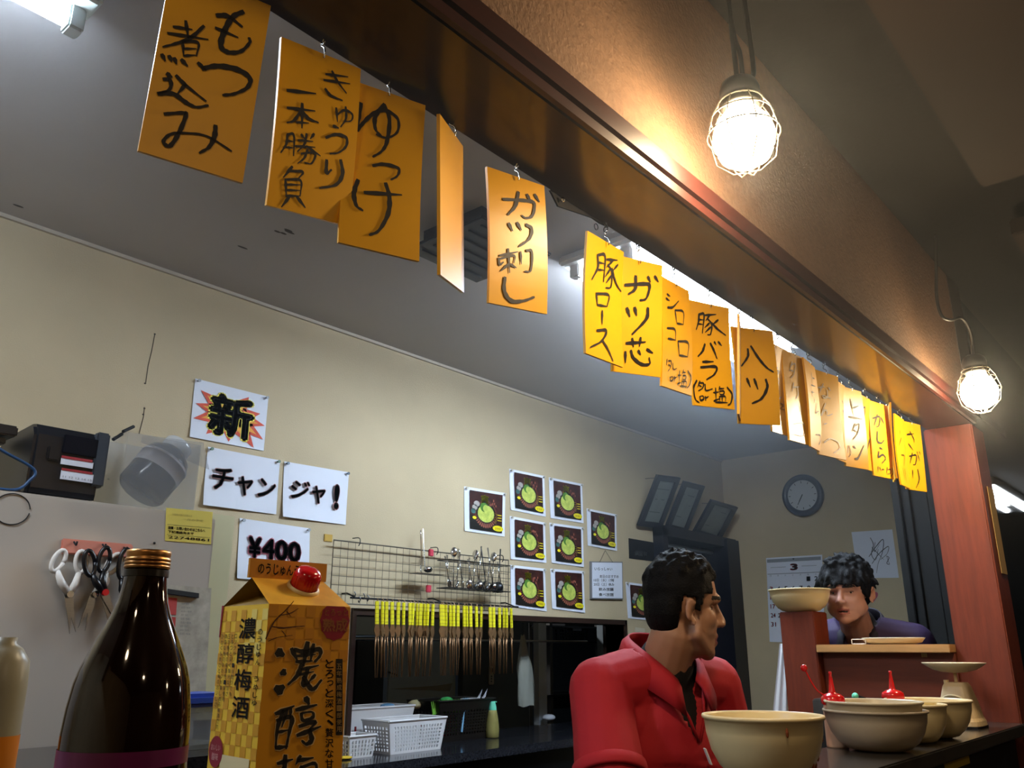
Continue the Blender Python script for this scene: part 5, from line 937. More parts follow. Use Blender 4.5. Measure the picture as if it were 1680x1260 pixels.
# ------------------------------------------------------------------ things on the serving ledge
def zat(x, y, O): n = (HV.copy()); return onP(x, y, O, n)
O = np.array([.318, .640, 1.4]); bc = None
O = dep(245, 903, .66); O[2] = 1.4
prof_px = [(1262, 100, 305), (1235, 104, 305), (1200, 107, 306), (1160, 113, 305), (1120, 122, 302), (1095, 133, 299), (1070, 147, 293), (1050, 160, 289), (1030, 174, 284), (1010, 187, 280), (990, 197, 277), (970, 203, 275), (950, 206, 273)]
prof = []
for y, l, r in prof_px:
    q = zat((l + r) / 2, y, O); c_ = np.dot(q - CAM, FV); prof.append(((r - l) / 2 * c_ / F * .985, q[2]))
bz = ZL; body = [(0, bz), (prof[0][0] * .93, bz), (prof[0][0] * 1.0, bz + .006), (prof[0][0], prof[0][1] - .005)] + prof
t = thing('brown_bottle', 'dark brown glass bottle with a ridged copper cap in the foreground', 'bottle', (O[0], O[1], bz))
cc_ = (O[0], O[1], 0); ztop = zat(240, 940, O)[2]; r_n = prof[-1][0]
MB().lathe(body + [(r_n, ztop - .002), (r_n * .9, ztop + .012), (0, ztop + .012)], cc_, 64).build('glass', mat('brown_glass', '#1c0a03', .03, trans=.5, ior=1.5, coat=.3), t, smooth=True)
zc0, zc1 = zat(240, 934, O)[2], zat(245, 904, O)[2]; rc = 36.5 * .66 / F
rc = 35 * np.dot(zat(245, 920, O) - CAM, FV) / F
cp = []
for k in range(3): z = zc0 + (zc1 - zc0) * k * .19; cp += [(rc * .955, z), (rc * 1.0, z + .0006), (rc * 1.02, z + .0015), (rc * 1.0, z + .0024), (rc * .955, z + .003)]
cp += [(rc * .97, zc0 + (zc1 - zc0) * .66), (rc * 1.0, zc1 - .002), (rc * .97, zc1), (0, zc1)]
MB().lathe(cp, cc_, 48).build('cap', mat('copper_cap', '#b3834f', .34, 1.), t, smooth=True)
MB().lathe([(rc * .99, zc0 - .006), (rc * .99, zc0 - .001)], cc_, 40).build('cap_ring', mat('black_ring', '#15100c', .3), t, smooth=True)
zl = zat(204, 1224, O)[2]; rl = prof[1][0] + .0004
MB().lathe([(rl, bz + .02), (rl, zl)], cc_, 64).build('label', mat('magenta_label', '#6b1d55', .35, noise=.3, nscale=40, stretch=(1, 1, .1)), t, smooth=True)
# carton
yw = math.radians(-4.5); s = .085; E_ = np.array([.442, .658, 0]); ex = np.array([math.cos(yw), math.sin(yw), 0]); ey = np.array([-math.sin(yw), math.cos(yw), 0])
c0 = E_; c1_ = E_ + ex * s; c2_ = c1_ + ey * s; c3_ = E_ + ey * s
zsh = 1.438; Zv = lambda p, z: np.array([p[0], p[1], z])
t = thing('drink_carton', 'tall golden gable-top carton with a red cap in the foreground', 'carton', (E_[0] + .04, E_[1] + .04, ZL))
M_gold = mat('carton_gold', '#d9971f', .4); M_gold2 = mat('carton_light', '#f0c83c', .4); M_chk = mat('carton_check', '#d39c2a', .4); M_chk2 = mat('carton_check_pale', '#f0dc78', .4); M_cri = mat('carton_crimson', '#8e1630', .4); M_wh2 = mat('carton_cream', '#e8dcae', .45)
mb = MB(); B = [Zv(c, ZL) for c in (c0, c1_, c2_, c3_)]; T = [Zv(c, zsh) for c in (c0, c1_, c2_, c3_)]
mb.add(B + T, [(0, 1, 5, 4)], 0); mb.add(B + T, [(3, 0, 4, 7), (0, 3, 2, 1)], 1); mb.add(B + T, [(1, 2, 6, 5), (2, 3, 7, 6)], 0)
mb.build('body', [M_gold, M_gold2], t)
# gable: ridge runs along the front face direction
zr1 = zsh + .025; rm0 = (c0 + c3_) / 2 + ex * .004; rm1 = (c1_ + c2_) / 2 - ex * .004; zr2 = zr1 + .0175
mb = MB(); v = [Zv(c0, zsh), Zv(c1_, zsh), Zv(c2_, zsh), Zv(c3_, zsh), Zv(rm0, zr1), Zv(rm1, zr1)]
mb.add(v, [(0, 1, 5, 4), (2, 3, 4, 5)], 0)
for (a_, b_, r_, d_) in ((c0, c3_, rm0, ex), (c1_, c2_, rm1, -ex)):
    inn = (a_ + b_) / 2 + d_ * .028; mb.add([Zv(a_, zsh), Zv(b_, zsh), Zv(r_, zr1), Zv(inn, zr1 - .012)], [(0, 1, 3), (0, 3, 2), (3, 1, 2)], 1)
mb.build('gable_top', [mat('carton_gold_top', '#e0a832', .4, noise=.25, nscale=40), mat('gable_fold', '#8a6a20', .5)], t)
MB().slab(Zv(rm0 - ex * .003, zr2), Zv(rm1 + ex * .003, zr2), Zv(rm0 - ex * .003, zr1), Zv(rm1 + ex * .003, zr1), .003, ey).build('top_fin', mat('fin_brown', '#c08428', .4), t)
fr_ = lambda u, z, o=.0006: Zv(E_ + ex * s * u - ey * o, z)          # front face coordinates
lf = lambda u, z, o=.0006: Zv(E_ + ey * s * u - ex * o, z)           # left face, u from the front edge backwards
def zfront(y): return onP(500, y, E_, ey)[2]
def ft(mb, s_, x0, y0, x1, y1, b=0, mi=0, o=.0008):
    pts = [onP(x, y, E_ - ey * o, ey) for x, y in ((x0, y0), (x1, y0), (x0, y1), (x1, y1))]
    mb.text(s_, *pts, b, mi)
def fq(mb, x0, y0, x1, y1, mi=0, o=.0005):
    mb.quad(*[onP(x, y, E_ - ey * o, ey) for x, y in ((x0, y0), (x1, y0), (x0, y1), (x1, y1))], mi)
# faint checks on the front, stronger checks on the left face
mb = MB(); cs = s / 9
for i in range(9):
    for j in range(9):
        if (i + j) % 2 == 0 and (j < 5 or i > 6): mb.quad(fr_(i / 9, zsh - .001 - cs * j, .0003), fr_((i + 1) / 9, zsh - .001 - cs * j, .0003), fr_(i / 9, zsh - .001 - cs * (j + 1), .0003), fr_((i + 1) / 9, zsh - .001 - cs * (j + 1), .0003))
o = mb.build('front_checks', mat('front_check', '#cb8a24', .4), t); o['kind'] = 'stuff'
mb = MB()
for i in range(9):
    for j in range(16):
        if (i + j) % 2 == 0 and (j < 14): mb.quad(lf((i + 1) / 9, zsh - .004 - cs * j, .0003), lf(i / 9, zsh - .004 - cs * j, .0003), lf((i + 1) / 9, zsh - .004 - cs * (j + 1), .0003), lf(i / 9, zsh - .004 - cs * (j + 1), .0003), 0 if i > 3 or j > 3 else 1)
o = mb.build('side_checks', [M_chk, M_chk2], t); o['kind'] = 'stuff'
mb = MB()
mb.text('のうじゅんうめしゅ', *[Zv(rm0 + (rm1 - rm0) * u - ey * .0006, z) for u, z in ((.07, zr2 - .004), (.93, zr2 - .004), (.07, zr2 - .014), (.93, zr2 - .014))], .02)
o = mb.build('fin_lettering', M_ink, t); o['kind'] = 'stuff'
# big brush characters with pale outlines
CB = [(45, [(1168, 650), (1198, 668)]), (36, [(1192, 752), (1208, 765)]), (50, [(1165, 852), (1198, 828)]), (18, [(1240, 635), (1268, 695)]), (20, [(1255, 640), (1310, 652), (1380, 638), (1385, 670), (1358, 702)]), (22, [(1322, 603), (1300, 722)]), (15, [(1352, 612), (1336, 700)]), (12, [(1268, 672), (1362, 665)]), (14, [(1262, 702), (1345, 698)]),
      (20, [(1292, 715), (1270, 770), (1222, 818)]), (12, [(1288, 742), (1378, 720)]), (10, [(1280, 768), (1352, 752)]), (18, [(1322, 740), (1298, 822), (1330, 808)]), (20, [(1300, 780), (1345, 842), (1392, 795)]), (13, [(1360, 768), (1330, 802)]),
      (18, [(1158, 968), (1252, 928)]), (16, [(1198, 950), (1168, 1040), (1158, 1140)]), (12, [(1218, 945), (1190, 1035)]), (18, [(1165, 1002), (1240, 985), (1228, 1060), (1212, 1145)]), (12, [(1170, 1062), (1222, 1050)]), (18, [(1158, 1142), (1218, 1134)]), (12, [(1236, 940), (1232, 992)]),
      (24, [(1312, 885), (1328, 918)]), (18, [(1262, 948), (1368, 922)]), (14, [(1288, 965), (1300, 1002), (1348, 985), (1342, 958), (1288, 965)]), (16, [(1278, 1032), (1362, 1008), (1330, 1048)]), (20, [(1330, 1048), (1342, 1100), (1315, 1122), (1292, 1105)]), (18, [(1268, 1078), (1388, 1032)]),
      (20, [(1208, 1180), (1200, 1300), (1190, 1380)]), (16, [(1168, 1222), (1245, 1200)]), (14, [(1200, 1240), (1165, 1300)]), (14, [(1285, 1182), (1262, 1225)]), (16, [(1270, 1208), (1350, 1192)]), (15, [(1290, 1235), (1265, 1330), (1370, 1310)]), (14, [(1290, 1240), (1365, 1228), (1345, 1370)]), (10, [(1300, 1262), (1312, 1300)]), (12, [(1250, 1285), (1390, 1262)])]
for nm, ex_, m_, o_ in (('character_outline', 13, mat('pale_gold', '#dcb878', .45), .0007), ('big_characters', 2, M_ink, .0010)):
    mb = MB()
    for wd, st in CB:
        v, f = ribbon(st, (wd + ex_) * (1.15 if wd < 30 else 1.0)); mb.add([onP(80 + x * .32143, 860 + y_ * .32143, E_ - ey * o_, ey) for x, y_ in v], f)
    o = mb.build(nm, m_, t); o['kind'] = 'stuff'
mb = MB(); y = 1082
for ch in 'とろっと深く、贅沢な甘': ft(mb, ch, 534 if ch not in 'っ、' else 537, y, 547, y + (14 if ch not in 'っ、' else 9), .015); y += 17 if ch not in '、っ' else 14
y = 1046
o = mb.build('slogan', M_ink, t); o['kind'] = 'stuff'
mb = MB(); fq(mb, 551, 1081, 562, 1206, 0); mb.build('black_strip', M_ink, t)
mb = MB(); y = 1089
for ch in '五年熟成梅酒一部使用': ft(mb, ch, 552.5, y, 560.5, y + 9, .01, 0, .0010); y += 11.4
o = mb.build('strip_lettering', mat('pale_gold', '#d9b169', .45), t); o['kind'] = 'stuff'
mb = MB(); cpt = onP(549, 1018, E_, ey); R_ = .0155; pts = []
for a_ in np.linspace(0, 2 * PI, 37)[:-1]: r = R_ * (1 + .04 * math.cos(12 * a_)); q = cpt + ex * r * math.cos(a_) + ZV * r * math.sin(a_) * 1.12 - ey * .0007; uu = (q - E_) @ ex; q = q - ex * max(0, uu - s); pts.append([q[0], q[1], min(q[2], zsh)])
mb.add(pts, [tuple(range(36))]); mb.build('crimson_seal', M_cri, t)
mb = MB(); ft(mb, 'とろっと', 533, 999, 570, 1010, .01, 0, .0011); ft(mb, '熟成', 530, 1015, 570, 1036, .02, 0, .0011); o = mb.build('seal_lettering', mat('seal_gold', '#c9895a', .4), t); o['kind'] = 'stuff'
# plum branch
mb = MB()
for st, wd in (([(436, 1048), (450, 1020), (470, 1000), (482, 986)], 2.2), ([(447, 1028), (465, 1030), (485, 1028), (500, 1027)], 2.2), ([(458, 1010), (476, 1006), (490, 998)], 1.6), ([(440, 1052), (455, 1046), (480, 1042)], 1.5), ([(462, 1034), (470, 1044)], 1.4), ([(470, 1002), (478, 1012)], 1.2)):
    v, f = ribbon(st, wd); mb.add([onP(x, y, E_ - ey * .0007, ey) for x, y in v], f)
o = mb.build('plum_branch', mat('branch_brown', '#4a2512', .5), t); o['kind'] = 'stuff'
# left face lettering
def lt(mb, s_, u0, z0, u1, z1, b=0, mi=0, o=.0008): mb.text(s_, lf(u0, z0, o), lf(u1, z0, o), lf(u0, z1, o), lf(u1, z1, o), b, mi)
zl_ = lambda y: onP(395, y, E_, ex)[2]
mb = MB()
for ch, y0, y1 in (('濃', 1015, 1048), ('醇', 1056, 1088), ('梅', 1098, 1132), ('酒', 1143, 1178)): lt(mb, ch, .56, zl_(y0), .22, zl_(y1), .015)
for k, ch in enumerate('のうじゅん'): lt(mb, ch, .16, zl_(1033 + k * 12), .07, zl_(1042 + k * 12), .01)
for k, ch in enumerate('うめしゅ'): lt(mb, ch, .16, zl_(1108 + k * 13), .07, zl_(1117 + k * 13), .01)
cols = ['ひとくち飲むと梅のおいしさ', '濃厚な梅の味わいが楽しめる梅酒です', '五年熟成の梅酒を一部使用', 'とろっと深く贅沢な甘さ', 'ロックやソーダ割りでも']
for c_, s_ in enumerate(cols):
    for k, ch in enumerate(s_): lt(mb, ch, .95 - c_ * .075, zl_(1040 + k * 9.6), .90 - c_ * .075, zl_(1047.5 + k * 9.6), 0)
o = mb.build('side_lettering', M_ink, t); o['kind'] = 'stuff'
mb = MB(); pts = [lf(.90 + .0, 0, 0)]; cz_ = zl_(1240)
mb.add([lf(.83 + .15 * math.cos(a_), cz_ + .013 * math.sin(a_), .0007) for a_ in np.linspace(0, 2 * PI, 25)[:-1]], [tuple(range(24))]); mb.build('crimson_oval', M_cri, t)
mb = MB(); lt(mb, 'おいしい', .93, cz_ + .006, .73, cz_ + .001, 0, 0, .001); lt(mb, '酸味', .90, cz_ - .001, .76, cz_ - .007, 0, 0, .001); o = mb.build('oval_lettering', mat('pale_pink', '#e0b0b0', .5), t); o['kind'] = 'stuff'
MB().quad(lf(.72, zl_(1243)), lf(.12, zl_(1243)), lf(.72, ZL + .02), lf(.12, ZL + .02)).build('cream_box', M_wh2, t)
MB().slab(lf(1.0, zsh + .001, .001), lf(.965, zsh + .001, .001), lf(1.0, zl_(1045), .001), lf(.985, zl_(1045), .001), .0005, ex).build('crimson_edge', M_cri, t)
# red screw cap on the sloping roof
rn = np.cross(ex, Zv((c3_ - c0) / 2, zr1 - zsh)); rn /= np.linalg.norm(rn)
if rn[2] < 0: rn = -rn
pc = onP(497, 966, Zv(c0, zsh), rn)
Qn = Vector(rn).to_track_quat('Z', 'Y').to_matrix()
MB().lathe([(.0155, 0), (.0155, .002), (.0135, .003)], pc, 32, M=Qn).build('spout_collar', mat('spout_pale', '#e0c489', .4), t, smooth=True)
mb = MB().lathe([(.0125, .002), (.0128, .012), (.0122, .016), (.0100, .0195), (.006, .0205), (0, .0207)], pc, 36, M=Qn)
mb.build('red_cap', mat('cap_red', '#c4101a', .18, coat=.5), t, smooth=True)
mb = MB()
for k in range(28): a_ = 2 * PI * k / 28; d = Qn @ Vector((math.cos(a_), math.sin(a_), 0)); mb.cyl(Vector(pc) + d * .0127 + Qn @ Vector((0, 0, .003)), Vector(pc) + d * .0125 + Qn @ Vector((0, 0, .014)), .0006, n=4)
o = mb.build('cap_ridges', mat('cap_red', '#c4101a', .18, coat=.5), t); o['kind'] = 'stuff'
# pale bottle at the left edge
p = dep(-6, 1150, .68); t = thing('pale_bottle', 'pale squeeze bottle with an orange lower label cut off by the left edge', 'bottle', (p[0], p[1], ZL))
z = lambda y: dep(-6, y, .68)[2]
MB().lathe([(0, ZL), (.0195, ZL), (.0205, ZL + .01), (.0205, z(1130)), (.0195, z(1085)), (.013, z(1064)), (.008, z(1056)), (.008, z(1045)), (0, z(1045))], (p[0], p[1], 0), 36).build('body', mat('pale_grey_plastic', '#8f8c7c', .35), t, smooth=True)
MB().lathe([(.0210, ZL + .015), (.0210, z(1205))], (p[0], p[1], 0), 36).build('label', mat('orange_label', '#c8781e', .4), t, smooth=True)
# bowls
M_bowl = mat('cream_melamine', '#decb9c', .32, noise=.06, nscale=12); M_bowl_shaded = mat('shaded_cream_melamine', '#b3a48c', .32, noise=.05, nscale=12); M_bstain = mat('sauce_stain', '#8a4a2a', .5)  # the greyer melamine is cream with the lower bowl's shade in its colour
def bowl(x, y, z, r, h, lb, m=M_bowl, group='cream mixing bowls on the serving ledge', stains=0):
    t = thing('mixing_bowl', lb, 'bowl', (x, y, z), group)
    pr_ = [(0, 0), (.42, 0), (.46, .015), (.60, .06), (.76, .22), (.88, .45), (.95, .72), (.97, .93), (1.0, .94), (1.01, .97), (1.0, 1.0), (.965, 1.0), (.94, .96), (.91, .70), (.84, .45), (.72, .25), (.56, .10), (.4, .05), (0, .045)]
    MB().lathe([(a * r, b * h) for a, b in pr_], (x, y, z), 56).build('bowl', m, t, smooth=True)
    mb = MB()
    for k in range(stains):
        a_ = -2.4 + RNG.rand() * 2.0; f = .2 + .6 * RNG.rand(); rr = np.interp(f, [0, .06, .22, .45, .72, .93], [.46, .6, .76, .88, .95, .97]) * r * 1.0015
        mb.sphere((x + rr * math.cos(a_), y + rr * math.sin(a_), z + h * f), (.0022 + .002 * RNG.rand(), .0022, .004 + .006 * RNG.rand()), 8)
    if stains: o = mb.build('sauce_stains', M_bstain, t); o['kind'] = 'stuff'
    return t
def alongY(x, y, Y): d = ray(x, y); return CAM + d * (Y / d[1])
B1 = alongY(1256, 1240, .655); bowl(B1[0], B1[1], ZL, .097, .098, 'cream bowl in front, nearest the man in red, with brown stains', stains=9)
B2 = alongY(1439, 1200, .655); bowl(B2[0], B2[1], ZL, .103, .080, 'cream bowl, greyed for shade, at the bottom of the stack of two', M_bowl_shaded)
bowl(B2[0] - .002, B2[1] + .001, ZL + .020, .097, .077, 'upper bowl nested inside the shade-greyed bowl', mat('cream_grey_melamine', '#cdbf9f', .32))
B3 = (2.155, .648); bowl(B3[0], B3[1], ZL, .075, .082, 'small cream bowl just right of the stack of two')
B4 = onZ(1545, 1209, ZL); bowl(B4[0] - .02, B4[1] + .015, ZL, .097, .085, 'cream bowl farthest right, in front of the kitchen scale')
bp = (2.905, 1.19); bowl(bp[0], bp[1], 1.52, .102, .075, 'cream bowl with grey lumps showing through, on the short post')
for k, (dx, dy, r) in enumerate([(-.03, .03, .024), (.0, -.0, .028), (.02, -.035, .022), (-.02, -.02, .022)]):
    p = Vector((bp[0] + dx, bp[1] + dy, 1.545)); o = MB().sphere(p, (r, r, r * .8), 12).build('food_lump', mat('grey_food', '#8f8579', .7), None, smooth=True, origin=p); tag(o, 'grey lump of food in the bowl on the short post, ' + ('largest, at its middle', 'at its back', 'at its right side', 'at its front')[(1, 0, 2, 3)[k]], 'food', 'grey food lumps in the raised bowl')
# kitchen scale
p = onZ(1540, 1197, ZL); sx, sy = 2.64, .668
t = thing('kitchen_scale', 'cream mechanical kitchen scale with a round pan by the red-brown post', 'scale', (sx, sy, ZL))
vs = []; lv = [(0, .062, .055), (.012, .060, .054), (.02, .055, .05), (.06, .047, .042), (.098, .036, .032), (.108, .030, .026)]
MB()
mb = MB(); K = 28
for z_, a_, b_ in lv:
    for k in range(K):
        an = 2 * PI * k / K; cx = abs(math.cos(an)) ** .5 * (1 if math.cos(an) > 0 else -1); sn = abs(math.sin(an)) ** .5 * (1 if math.sin(an) > 0 else -1); vs.append((sx + cx * a_, sy + sn * b_, ZL + .006 + z_))
mb.add(vs, [(j * K + k, j * K + (k + 1) % K, (j + 1) * K + (k + 1) % K, (j + 1) * K + k) for j in range(len(lv) - 1) for k in range(K)] + [tuple((len(lv) - 1) * K + k for k in range(K)), tuple(range(K - 1, -1, -1))])
M_sc = mat('scale_cream', '#d8c096', .35); mb.build('housing', M_sc, t, smooth=False, bevel=.001)
MB().box((sx - .058, sy - .05, ZL), (sx + .058, sy + .05, ZL + .006)).build('rubber_base', M_blackm, t)
MB().cyl((sx, sy, ZL + .112), (sx, sy, ZL + .142), .0045, n=14).build('stem', M_sc, t, smooth=True)
MB().cyl((sx - .012, sy + .022, ZL + .112), (sx - .012, sy + .022, ZL + .120), .007, n=12).build('zero_knob', M_sc, t)
MB().lathe([(0, .138), (.03, .140), (.055, .147), (.070, .156), (.079, .1625), (.080, .165), (.076, .165), (.055, .152), (.03, .145), (0, .143)], (sx, sy, ZL), 48).build('pan', mat('pan_cream', '#dfd2b0', .3), t, smooth=True)
MB().cyl((sx - .050, sy, ZL + .055), (sx - .046, sy, ZL + .058), .035, n=24).build('dial', mat('dial_pale', '#cdbf9c', .3), t)
# sauce bottles
M_red = mat('sauce_red', '#cf1a1c', .2, coat=.4)
def squeeze(c, lb, r, h, body, tether):
    c = Vector(c); t = thing('sauce_bottle', lb, 'bottle', c, 'squeeze bottles with red nozzle caps')
    MB().lathe([(0, 0), (r, 0), (r * 1.02, .004), (r * 1.02, h - .015), (r * .95, h - .003), (0, h)], c, 28).build('body', body, t, smooth=True)
    MB().lathe([(r * 1.0, h - .002), (r * 1.12, h + .001), (r * 1.14, h + .007), (r * 1.08, h + .014), (r * .8, h + .019), (r * .36, h + .022), (r * .30, h + .026), (r * .20, h + .046), (r * .13, h + .060), (r * .17, h + .061), (r * .14, h + .066), (0, h + .066)], c, 28).build('red_cap', M_red, t, smooth=True)
    if tether:
        pts = [onP(x, y, c, HV) for x, y in ((1356, 1142), (1342, 1134), (1332, 1120), (1324, 1105), (1319, 1096))]
        MB().tube(spline(pts, 6), .0016, 6).build('tether', M_red, t, smooth=True); MB().sphere(pts[-1], .0075, 14).build('tip_ball', M_red, t, smooth=True)
    return t
S1 = onZ(1380, 1226, ZL); S1 = Vector((1.97, .742, ZL)); q = onP(1371, 1140, S1, HV)
d_ = ray(1372, 1200); S1 = Vector(CAM + d_ * (.742 / d_[1])); S1.z = ZL; zc_ = onP(1372, 1143, S1, HV)[2]
squeeze(S1, 'squeeze bottle with a red cap and a tethered red tip ball, left one', .022, zc_ - ZL - .014, mat('pale_squeeze', '#cfa98c', .3), True)
d_ = ray(1470, 1180); S2 = Vector(CAM + d_ * (.738 / d_[1])); S2.z = ZL; zc_ = onP(1470, 1138, S2, HV)[2]
squeeze(S2, 'squeeze bottle of brown sauce with a red cap, right one', .0235, zc_ - ZL - .012, mat('brown_sauce', '#3a2018', .25), False)
t = thing('steel_tray', 'low grey steel tray standing against the half-height panel', 'tray', (2.79, .95, 1.10))
MB().box((2.70, .80, 1.20), (2.885, 1.10, 1.255)).build('tray_body', M_steel, t, bevel=.004)
MB().box((2.70, .77, 0), (2.885, 1.12, 1.199)).build('tray_stand', M_blackm, t)
p = Vector(onZ(1403, 1142, 1.2655)); t = thing('mint_nozzle', 'small mint green nozzle lying behind the bowls', 'nozzle', p)
MB().sphere(p, (.012, .01, .010), 12).build('tip', mat('mint_plastic', '#6fd6b4', .35), t, smooth=True); MB().tube([p, p + Vector((.05, -.012, -.008))], [.006, .003], 8).build('stem', M_blackm, t)
# white tray and stand on the shelf board
q = onX(1465, 1050, 2.93); t = thing('white_plate', 'white oval plate lying on the pale shelf board before the man in purple', 'plate', (2.93, q[1], 1.414))
MB().lathe([(0, 0), (.06, 0), (.085, .006), (.095, .018), (.097, .020), (.092, .021), (.08, .010), (0, .005)], (2.93, q[1], 1.414), 40, sx=.7, sy=1.).build('plate', mat('plate_cream', '#d8cfb8', .3), t, smooth=True)
q = onX(1410, 1048, 2.90); mb = MB()
for (a_, b_) in (((-.022, 0), (.022, 0)), ((-.022, .014), (.022, .014)), ((-.022, 0), (-.022, .014)), ((.022, 0), (.022, .014))): mb.tube([(2.89, q[1] + a_[0] if 0 else q[1] + a_[0], 1.416 + a_[1]), (2.89, q[1] + b_[0], 1.416 + b_[1])], .0015, 5)
o = mb.build('wire_card_holder', M_whitep, None, origin=(2.89, q[1], 1.414)); tag(o, 'tiny white card frame left of the oval plate on the shelf board', 'card holder')
# white cloth hanging left of the short post
t = thing('white_towel', 'white towel hanging down just left of the short post', 'towel', (3.0, 1.27, 1.2))
mb = MB(); vs = []; a0_, a1_ = onX(1279, 1056, 2.99), onX(1292, 1056, 2.99); n_ = 16
for i in range(n_ + 1):
    f = i / n_
    for j in range(9):
        g_ = j / 8; x = 1279 + (1292 - 1279) * f - g_ * (13 * (1 - f)) ; y = 1056 + 130 * g_
        p = onX(x, y, 2.985 + .005 * math.sin(i * .8)); vs.append(p)
fs = [(i * 9 + j, i * 9 + j + 1, (i + 1) * 9 + j + 1, (i + 1) * 9 + j) for i in range(n_) for j in range(8)]
mb.add(vs, fs); mb.build('cloth', mat('towel_white', '#ebebee', .9), t, smooth=True)
MB().cyl((2.97, 1.21, vs[0][2] + .0), (3.03, 1.30, vs[0][2] + .0), .004, n=8).build('towel_peg', M_dsteel, t)

# ------------------------------------------------------------------ people
def cap_verts(p0, p1, r0, r1, n=14):
    p0, p1 = Vector(p0), Vector(p1); d = (p1 - p0); L = d.length; d = d.normalized() if L > 1e-6 else Vector((0, 0, 1))
    Q = d.to_track_quat('Z', 'Y').to_matrix(); rows = []
    for i in range(5): a = -PI / 2 + PI / 2 * i / 4; rows.append((r0 * math.cos(a), r0 * math.sin(a)))
    for i in range(5): a = PI / 2 * i / 4; rows.append((r1 * math.cos(a), L + r1 * math.sin(a)))
    vs = [p0 + Q @ Vector((r * math.cos(2 * PI * k / n), r * math.sin(2 * PI * k / n), z)) for r, z in rows for k in range(n)]
    return vs, [(i * n + k, i * n + (k + 1) % n, (i + 1) * n + (k + 1) % n, (i + 1) * n + k) for i in range(9) for k in range(n)]
class Blob:
    def __init__(s, M=None): s.mb = MB(); s.M = M or Matrix.Identity(4)
    def set(s, M): s.M = M; return s
    def cap(s, p0, p1, r0, r1=None):
        v, f = cap_verts(p0, p1, r0, r0 if r1 is None else r1); s.mb.add([s.M @ p for p in v], f); return s
    def ell(s, c, r, rot=(0, 0, 0)):
        from mathutils import Euler
        R = Euler(rot).to_matrix(); m = MB().sphere((0, 0, 0), r, 20, M=R); s.mb.add([s.M @ (Vector(v) + Vector(c)) for v in m.v], m.f); return s
    def build(s, name, mats, parent, voxel=.005, it=2, post=None, fmat=None):
        me = bpy.data.meshes.new('tmp'); me.from_pydata(s.mb.v, [], s.mb.f); me.update()
        bm = bmesh.new(); bm.from_mesh(me); bmesh.ops.remove_doubles(bm, verts=bm.verts, dist=1e-6); bmesh.ops.recalc_face_normals(bm, faces=bm.faces); bm.to_mesh(me); bm.free()
        o = bpy.data.objects.new('tmp', me); C.objects.link(o)
        m = o.modifiers.new('r', 'REMESH'); m.mode = 'VOXEL'; m.voxel_size = voxel
        m2 = o.modifiers.new('s', 'SMOOTH'); m2.factor = .5; m2.iterations = it
        bpy.context.view_layer.update()
        m3 = bpy.data.meshes.new_from_object(o.evaluated_get(bpy.context.evaluated_depsgraph_get())); bpy.data.objects.remove(o); bpy.data.meshes.remove(me)
        n = len(m3.vertices); co = np.empty(n * 3); m3.vertices.foreach_get('co', co); co = co.reshape(-1, 3)
        if post: co = post(co)
        if fmat is not None:
            fc = np.empty(len(m3.polygons) * 3); m3.polygons.foreach_get('center', fc); fi = fmat(fc.reshape(-1, 3))
        O = np.array(wloc(parent)); m3.vertices.foreach_set('co', (co - O).ravel()); m3.name = name
        m3.materials.clear()
        for q in (mats if isinstance(mats, (list, tuple)) else [mats]): m3.materials.append(q)
        if fmat is not None: m3.polygons.foreach_set('material_index', fi.astype(np.int32))
        m3.polygons.foreach_set('use_smooth', [True] * len(m3.polygons)); m3.update()
        r = bpy.data.objects.new(name, m3); C.objects.link(r); r.parent = parent; WL[r] = wloc(parent); return r
def tolocal(co, M):
    Mi = np.array(M.inverted()); return co @ Mi[:3, :3].T + Mi[:3, 3]
def toworld(co, M):
    Mm = np.array(M); return co @ Mm[:3, :3].T + Mm[:3, 3]
def frame(o, az, pitch=0, roll=0, sc_=1., xs=1.): return Matrix.Translation(Vector(o)) @ Matrix.Rotation(az, 4, 'Z') @ Matrix.Rotation(pitch, 4, 'Y') @ Matrix.Rotation(roll, 4, 'X') @ Matrix.Diagonal((sc_ * xs, sc_, sc_, 1))
def head_prims(b, wide=1.):
    b.ell((-.008, 0, .034), (.095, .076 * wide, .081)).ell((.030, 0, -.030), (.058, .060 * wide, .072)).ell((.034, 0, -.070), (.050, .046 * wide, .036)).ell((.064, 0, -.092), (.020, .024, .018))
    b.cap((.020, -.050 * wide, -.055), (.055, -.020, -.085), .018, .018).cap((.020, .050 * wide, -.055), (.055, .020, -.085), .018, .018)
    b.ell((.052, .036, -.022), (.024, .024, .026)).ell((.052, -.036, -.022), (.024, .024, .026))
    b.cap((.079, -.030, .022), (.079, .030, .022), .0125)
    if wide > 1.05:
        for s in (-1, 1): b.ell((.030, s * .042, -.048), (.036, .030, .040))
    b.cap((.086, 0, .010), (.103, 0, -.026), .0078, .0115).ell((.098, .011, -.030), (.010, .0085, .008)).ell((.098, -.011, -.030), (.010, .0085, .008))
    b.cap((.081, -.017, -.058), (.086, 0, -.0555), .0062, .0075).cap((.081, .017, -.058), (.086, 0, -.0555), .0062, .0075)
    b.cap((.079, -.014, -.0695), (.084, 0, -.0705), .0065, .0085).cap((.079, .014, -.0695), (.084, 0, -.0705), .0065, .0085)
    for s in (-1, 1):
        b.ell((-.004, s * .079 * wide, -.008), (.014, .006, .025), (0, .15, s * -.25)).cap((.006, s * .074 * wide, -.028), (.004, s * .076 * wide, -.036), .006)
        for a in range(6):
            t0, t1 = -.9 + a * .6, -.3 + a * .6
            b.cap((-.005 - .012 * math.sin(t0), s * .083 * wide, -.006 + .022 * math.cos(t0)), (-.005 - .012 * math.sin(t1), s * .083 * wide, -.006 + .022 * math.cos(t1)), .0038)
